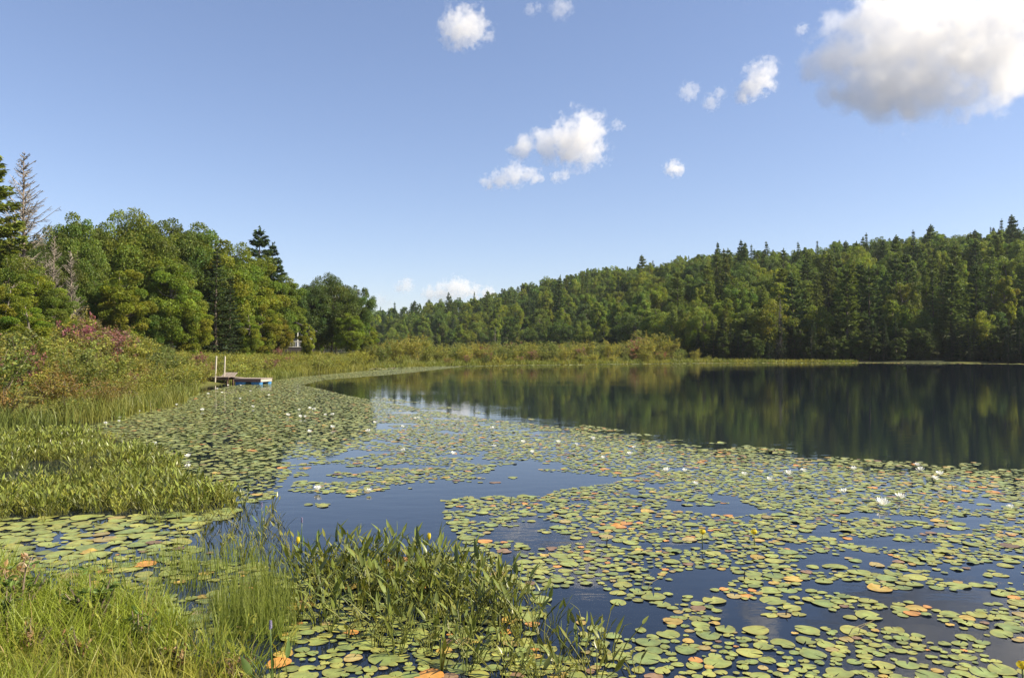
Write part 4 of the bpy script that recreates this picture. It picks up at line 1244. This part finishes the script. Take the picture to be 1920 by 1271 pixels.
# ------------------------------------------------------------------ dock, raft and cabin
GREY, PALE, BRN = (.24, .20, .17), (.50, .45, .36), (.11, .07, .05)
W2 = (.24, .19, .155)
dock = thing('jetty', 'small brown wooden jetty with two tall pale posts at the left shore', 'jetty', (-18.9, 50.2, 0), math.radians(-4))
m_ = MB()
for i in range(9): box(m_, (-.72 + i * .16, 0, .44), (.15, 1.1, .04), col=np.array(W2) * random.uniform(.8, 1.15), bev=.004)
link('deck', m_.mesh('deck', M_WOOD), dock)
m_ = MB(); box(m_, (-.08, -.50, .33), (1.42, .05, .17), col=BRN, bev=.004); box(m_, (-.08, .50, .33), (1.42, .05, .17), col=BRN, bev=.004)
link('frame', m_.mesh('frame', M_WOOD), dock)
for (lx, ly, hh, ti) in [(-.2, -.60, 1.80, .045), (-.15, .58, 1.78, .03)]:
    m_ = MB(); box(m_, (0, 0, hh / 2 - .25), (.078, .078, hh + .5), col=PALE, bev=.012, tilt=(0, ti)); o = link('post', m_.mesh('post', M_WOOD), dock, (lx, ly, 0))
for (lx, ly) in [(-.7, -.44), (.5, -.44), (-.7, .44), (.5, .44)]:
    m_ = MB(); box(m_, (0, 0, -.10), (.10, .10, .70), col=BRN, bev=.01); link('leg', m_.mesh('leg', M_WOOD), dock, (lx, ly, 0))
m_ = MB()
for i in range(12): box(m_, (-.45 + i * .075, .95 + i * .0, .50 + .0 * i), (.07, .9, .03), col=np.array(GREY) * random.uniform(.75, 1.1), bev=.003, tilt=(.42, 0))
link('bank_ramp', m_.mesh('bank_ramp', M_WOOD), dock)
m_ = MB(); box(m_, (.98, .0, .41), (.78, .5, .04), col=W2, bev=.004, tilt=(0, .10)); link('gangplank', m_.mesh('gangplank', M_WOOD), dock)

phi = math.radians(-10); u = np.array([math.cos(phi), math.sin(phi)]); v = np.array([-u[1], u[0]])
L1, L2 = 1.81, 1.55; pB = np.array([-15.77, 48.2])
ctr = pB - u * L1 / 2 + v * L2 / 2
raft = thing('swim_raft', 'low wooden swim raft on blue floats moored beside the jetty', 'raft', (ctr[0], ctr[1], 0), math.atan2(u[1], u[0]))
m_ = MB()
for i in range(12): box(m_, (0, -L2 / 2 + .065 + i * (L2 - .13) / 11, .385), (L1 + .06, .112, .035), col=np.array((.30, .25, .21)) * random.uniform(.82, 1.12), bev=.004)
link('deck', m_.mesh('deck', M_WOOD), raft)
m_ = MB()
for sy in (-1, 1): box(m_, (0, sy * (L2 / 2 - .03), .275), (L1, .05, .18), col=(.17, .10, .085), bev=.004)  # long sides darker: the shaded look is put into the colour
for sx in (-1, 1): box(m_, (sx * (L1 / 2 - .03), 0, .275), (.05, L2 - .12, .18), col=(.36, .33, .29), bev=.004)  # end boards paler: the sunlit look is put into the colour
link('frame', m_.mesh('frame', M_WOOD), raft)
for (fx, fy, fl) in [(-L1 / 2 + .33, -L2 / 2 + .21, .58), (L1 / 2 - .36, -L2 / 2 + .21, .66), (-L1 / 2 + .33, L2 / 2 - .21, .58), (L1 / 2 - .36, L2 / 2 - .21, .66)]:
    m_ = MB(); box(m_, (0, 0, .06), (fl, .38, .34), col=(.05, .17, .36), bev=.06); link('float', m_.mesh('float', M_FLOAT), raft, (fx, fy, 0))

cx, cy = at(548, 648, 113)[:2]; cz = hz(cx, cy)
cab = thing('cabin', 'small grey cabin with white porch posts half hidden under the left trees', 'cabin', (cx, cy, cz), math.radians(12))
m_ = MB(); box(m_, (0, 2.0, 2.1), (6.0, 4.0, 2.3), col=(.30, .30, .34), bev=.01); link('wall', m_.mesh('wall', M_WALL), cab)
m_ = MB(); box(m_, (0, .9, .45), (5.9, 5.6, .86), col=(.05, .04, .045), bev=.01); link('skirting', m_.mesh('skirting', M_WALL), cab)
m_ = MB()
prof = np.array([(-3.5, 3.2), (0, 4.7), (3.5, 3.2), (3.5, 3.34), (0, 4.86), (-3.5, 3.34)])
V = np.concatenate([np.stack([prof[:, 0], np.full(6, -2.1), prof[:, 1]], 1), np.stack([prof[:, 0], np.full(6, 4.4), prof[:, 1]], 1)])
m_.add(V, [[0, 1, 4, 5], [1, 2, 3, 4], [7, 6, 11, 10], [8, 7, 10, 9]] + [[i, i + 6, (i + 1) % 6 + 6, (i + 1) % 6] for i in range(6)], (.10, .09, .09)); link('roof', m_.mesh('roof', M_WALL), cab)
m_ = MB(); box(m_, (0, -1.0, .96), (6.1, 1.9, .10), col=(.45, .43, .42), bev=.01); box(m_, (0, -1.9, 1.75), (6.0, .06, .08), col=(.6, .58, .55)); 
for i in range(26): box(m_, (-2.95 + i * .236, -1.9, 1.36), (.05, .04, .72), col=(.42, .42, .47))
link('porch', m_.mesh('porch', M_WALL), cab)
for lx in (-2.9, -1.0, .9, 2.9):
    m_ = MB(); box(m_, (0, 0, 2.1), (.12, .12, 2.2), col=(.75, .73, .70), bev=.01); link('post', m_.mesh('post', M_WALL), cab, (lx, -1.85, 0))
f_ = MB(); box(f_, (1.5, -.03, 2.1), (1.2, .06, 1.1), col=(.75, .73, .7), bev=.01); wn = link('window', f_.mesh('window', M_WALL), cab)
f_ = MB(); box(f_, (1.5, -.075, 2.1), (1.0, .03, .9), col=(.03, .035, .04)); link('pane', f_.mesh('pane', M_FLOAT), wn)
f_ = MB(); box(f_, (-1.2, -.03, 1.95), (.9, .06, 1.9), col=(.2, .12, .09), bev=.01); link('door', f_.mesh('door', M_WALL), cab)

# ------------------------------------------------------------------ clouds
def cloud_mat(name, dens, blobs, big, seed, thr):
    """Scattering vapour: soft union of ball falloffs eaten away by noise, in object metres."""
    m, nt, N, L = new_mat(name)
    out = N('ShaderNodeOutputMaterial'); pv = N('ShaderNodeVolumePrincipled')
    pv.inputs['Color'].default_value = (.985, .975, .965, 1); pv.inputs['Anisotropy'].default_value = .2
    tc = N('ShaderNodeTexCoord'); prev = None
    def math_(op, a, b=None, clamp=False):
        n = N('ShaderNodeMath'); n.operation = op; n.use_clamp = clamp
        for i, q in enumerate((a, b)):
            if q is None: continue
            if isinstance(q, (int, float)): n.inputs[i].default_value = q
            else: L(q, n.inputs[i])
        return n.outputs[0]
    for (c, r) in blobs:
        dn = N('ShaderNodeVectorMath'); dn.operation = 'DISTANCE'; L(tc.outputs['Object'], dn.inputs[0]); dn.inputs[1].default_value = tuple(c)
        f = math_('SUBTRACT', 1.0, math_('DIVIDE', dn.outputs['Value'], r))
        prev = f if prev is None else math_('MAXIMUM', prev, f)
        if prev is not f:
            prev.node.operation = 'SMOOTH_MAX'; prev.node.inputs[2].default_value = .25
    mp = N('ShaderNodeMapping'); mp.inputs['Location'].default_value = (seed * 3.7, seed * 1.3, seed * 2.1); mp.inputs['Scale'].default_value = (1 / big,) * 3
    L(tc.outputs['Object'], mp.inputs[0])
    ns = N('ShaderNodeTexNoise'); ns.inputs['Scale'].default_value = 1.7; ns.inputs['Detail'].default_value = 7; ns.inputs['Roughness'].default_value = .6
    L(mp.outputs[0], ns.inputs['Vector'])
    v = math_('ADD', prev, math_('MULTIPLY', math_('SUBTRACT', ns.outputs['Fac'], .5), 2.3))
    mr = N('ShaderNodeMapRange'); mr.interpolation_type = 'SMOOTHSTEP'; mr.inputs[1].default_value = thr; mr.inputs[2].default_value = thr + .34
    mr.inputs[3].default_value = 0; mr.inputs[4].default_value = dens
    L(v, mr.inputs[0]); L(mr.outputs[0], pv.inputs['Density'])
    L(pv.outputs[0], out.inputs['Volume'])
    return m


def cloud(blobs, Yc, label, dens=.03, seed=0, thr=.34):
    """A cumulus: a lumpy domain round its balls of vapour, filled with a scattering volume."""
    import bmesh
    rng = np.random.default_rng(seed + 1300)
    bb = np.array(blobs, float); c0 = np.array([bb[:, 0].mean(), bb[:, 1].mean()])
    org = at(c0[0], c0[1], Yc); s = Yc / F
    big = bb[:, 2].max() * s
    bm = bmesh.new(); bl = []
    for (x, y, r) in blobs:
        c = np.array([(x - c0[0]) * s, rng.uniform(-.3, .3) * big, (c0[1] - y) * s]); R = r * s * 1.75
        bl.append((c, R))
        res = bmesh.ops.create_icosphere(bm, subdivisions=3, radius=R * 1.15)
        for v_ in res['verts']: v_.co = v_.co + Vector(c)
    me = bpy.data.meshes.new('src'); bm.to_mesh(me); bm.free()
    o = bpy.data.objects.new('src', me); COL.objects.link(o)
    mod = o.modifiers.new('r', 'REMESH'); mod.mode = 'VOXEL'; mod.voxel_size = big * .12
    dg = bpy.context.evaluated_depsgraph_get(); me2 = bpy.data.meshes.new_from_object(o.evaluated_get(dg)); me2.name = 'cloud'
    bpy.data.objects.remove(o)
    me2.materials.clear(); me2.materials.append(cloud_mat('cloud_vapour', dens, bl, big, seed, thr))
    oo = link('cloud', me2, None, tuple(org)); tag(oo, label, 'cloud')
    return oo


CL = [
    ([(862, 45, 32), (880, 48, 30), (850, 56, 22), (890, 62, 20), (918, 62, 10), (838, 46, 12)], 2600, 'compact white cloud at the top, left of the sky middle', .014),
    ([(1092, 260, 40), (1062, 265, 34), (1024, 268, 25), (988, 278, 20), (962, 286, 13), (1104, 288, 24), (1075, 285, 26)], 3000, 'brightest white cloud near the middle of the sky, higher right end', .014),
    ([(915, 341, 13), (940, 334, 17), (965, 328, 20), (985, 326, 15), (1004, 330, 14)], 3300, 'long low white cloud right under the brightest one', .013),
    ([(1043, 331, 10), (1058, 328, 10)], 3300, 'small white puff right of the long low cloud', .014),
    ([(1262, 315, 14), (1276, 316, 11)], 3400, 'small lone white cloud above the wooded ridge', .020),
    ([(1432, 140, 27), (1410, 162, 22), (1442, 124, 14), (1395, 180, 12)], 2400, 'ragged white cloud just left of the huge grey one', .016),
    ([(1334, 192, 14), (1350, 174, 11)], 2400, 'thin small cloud left of the ragged white one', .012),
    ([(1293, 170, 16), (1306, 163, 10)], 2400, 'faint small cloud farthest left of the right hand group', .010),
    ([(1720, 110, 92), (1650, 70, 72), (1800, 62, 92), (1868, 110, 80), (1622, 142, 62), (1528, 127, 32), (1545, 182, 20), (1690, 165, 52), (1780, 160, 48), (1905, 140, 52), (1740, 20, 80), (1592, 70, 46), (1900, 20, 90), (1565, 110, 40), (1650, 205, 30), (1720, 205, 36), (1600, 190, 26)], 2200, 'huge white and grey cloud filling the upper right corner', .0095),
    ([(995, 15, 11), (1010, 8, 8)], 2500, 'faint wisp of cloud at the top edge, the left one of a pair', .007),
    ([(1050, 14, 18), (1062, 6, 14), (1040, 26, 9)], 2500, 'faint wisp of cloud at the top edge, the right one of a pair', .007),
    ([(805, 551, 14), (830, 549, 17), (852, 542, 19), (868, 540, 18), (890, 548, 14), (915, 550, 14)], 6000, 'low white cloud sitting on the left end of the wooded ridge', .009),
    ([(762, 535, 13), (748, 540, 9)], 6000, 'small low cloud left above the one on the ridge', .008),
    ([(715, 565, 13), (700, 570, 10), (730, 570, 9)], 6000, 'faint low cloud beside the right end of the left wood', .003),
    ([(1504, 53, 10), (1516, 46, 6)], 2400, 'tiny wisp of cloud above left of the huge grey one', .012),
    ([(1158, 231, 10), (1166, 236, 7)], 3000, 'tiny faint puff right of the brightest cloud', .008),
]
for i, (b, Yc, lb, dn) in enumerate(CL):
    cloud(b, Yc, lb, dn, i)

# ------------------------------------------------------------------ the air
m_, nt, N, L = new_mat('hazy_air')
ho = N('ShaderNodeOutputMaterial'); hv = N('ShaderNodeVolumePrincipled'); hv.inputs['Color'].default_value = (.86, .92, 1, 1)
hv.inputs['Density'].default_value = .0001; hv.inputs['Anisotropy'].default_value = .2; L(hv.outputs[0], ho.inputs['Volume'])
mb = MB(); box(mb, (0, 0, 33.5), (2560, 2560, 73))
tag(link('haze', mb.mesh('haze', m_)), kind='stuff')
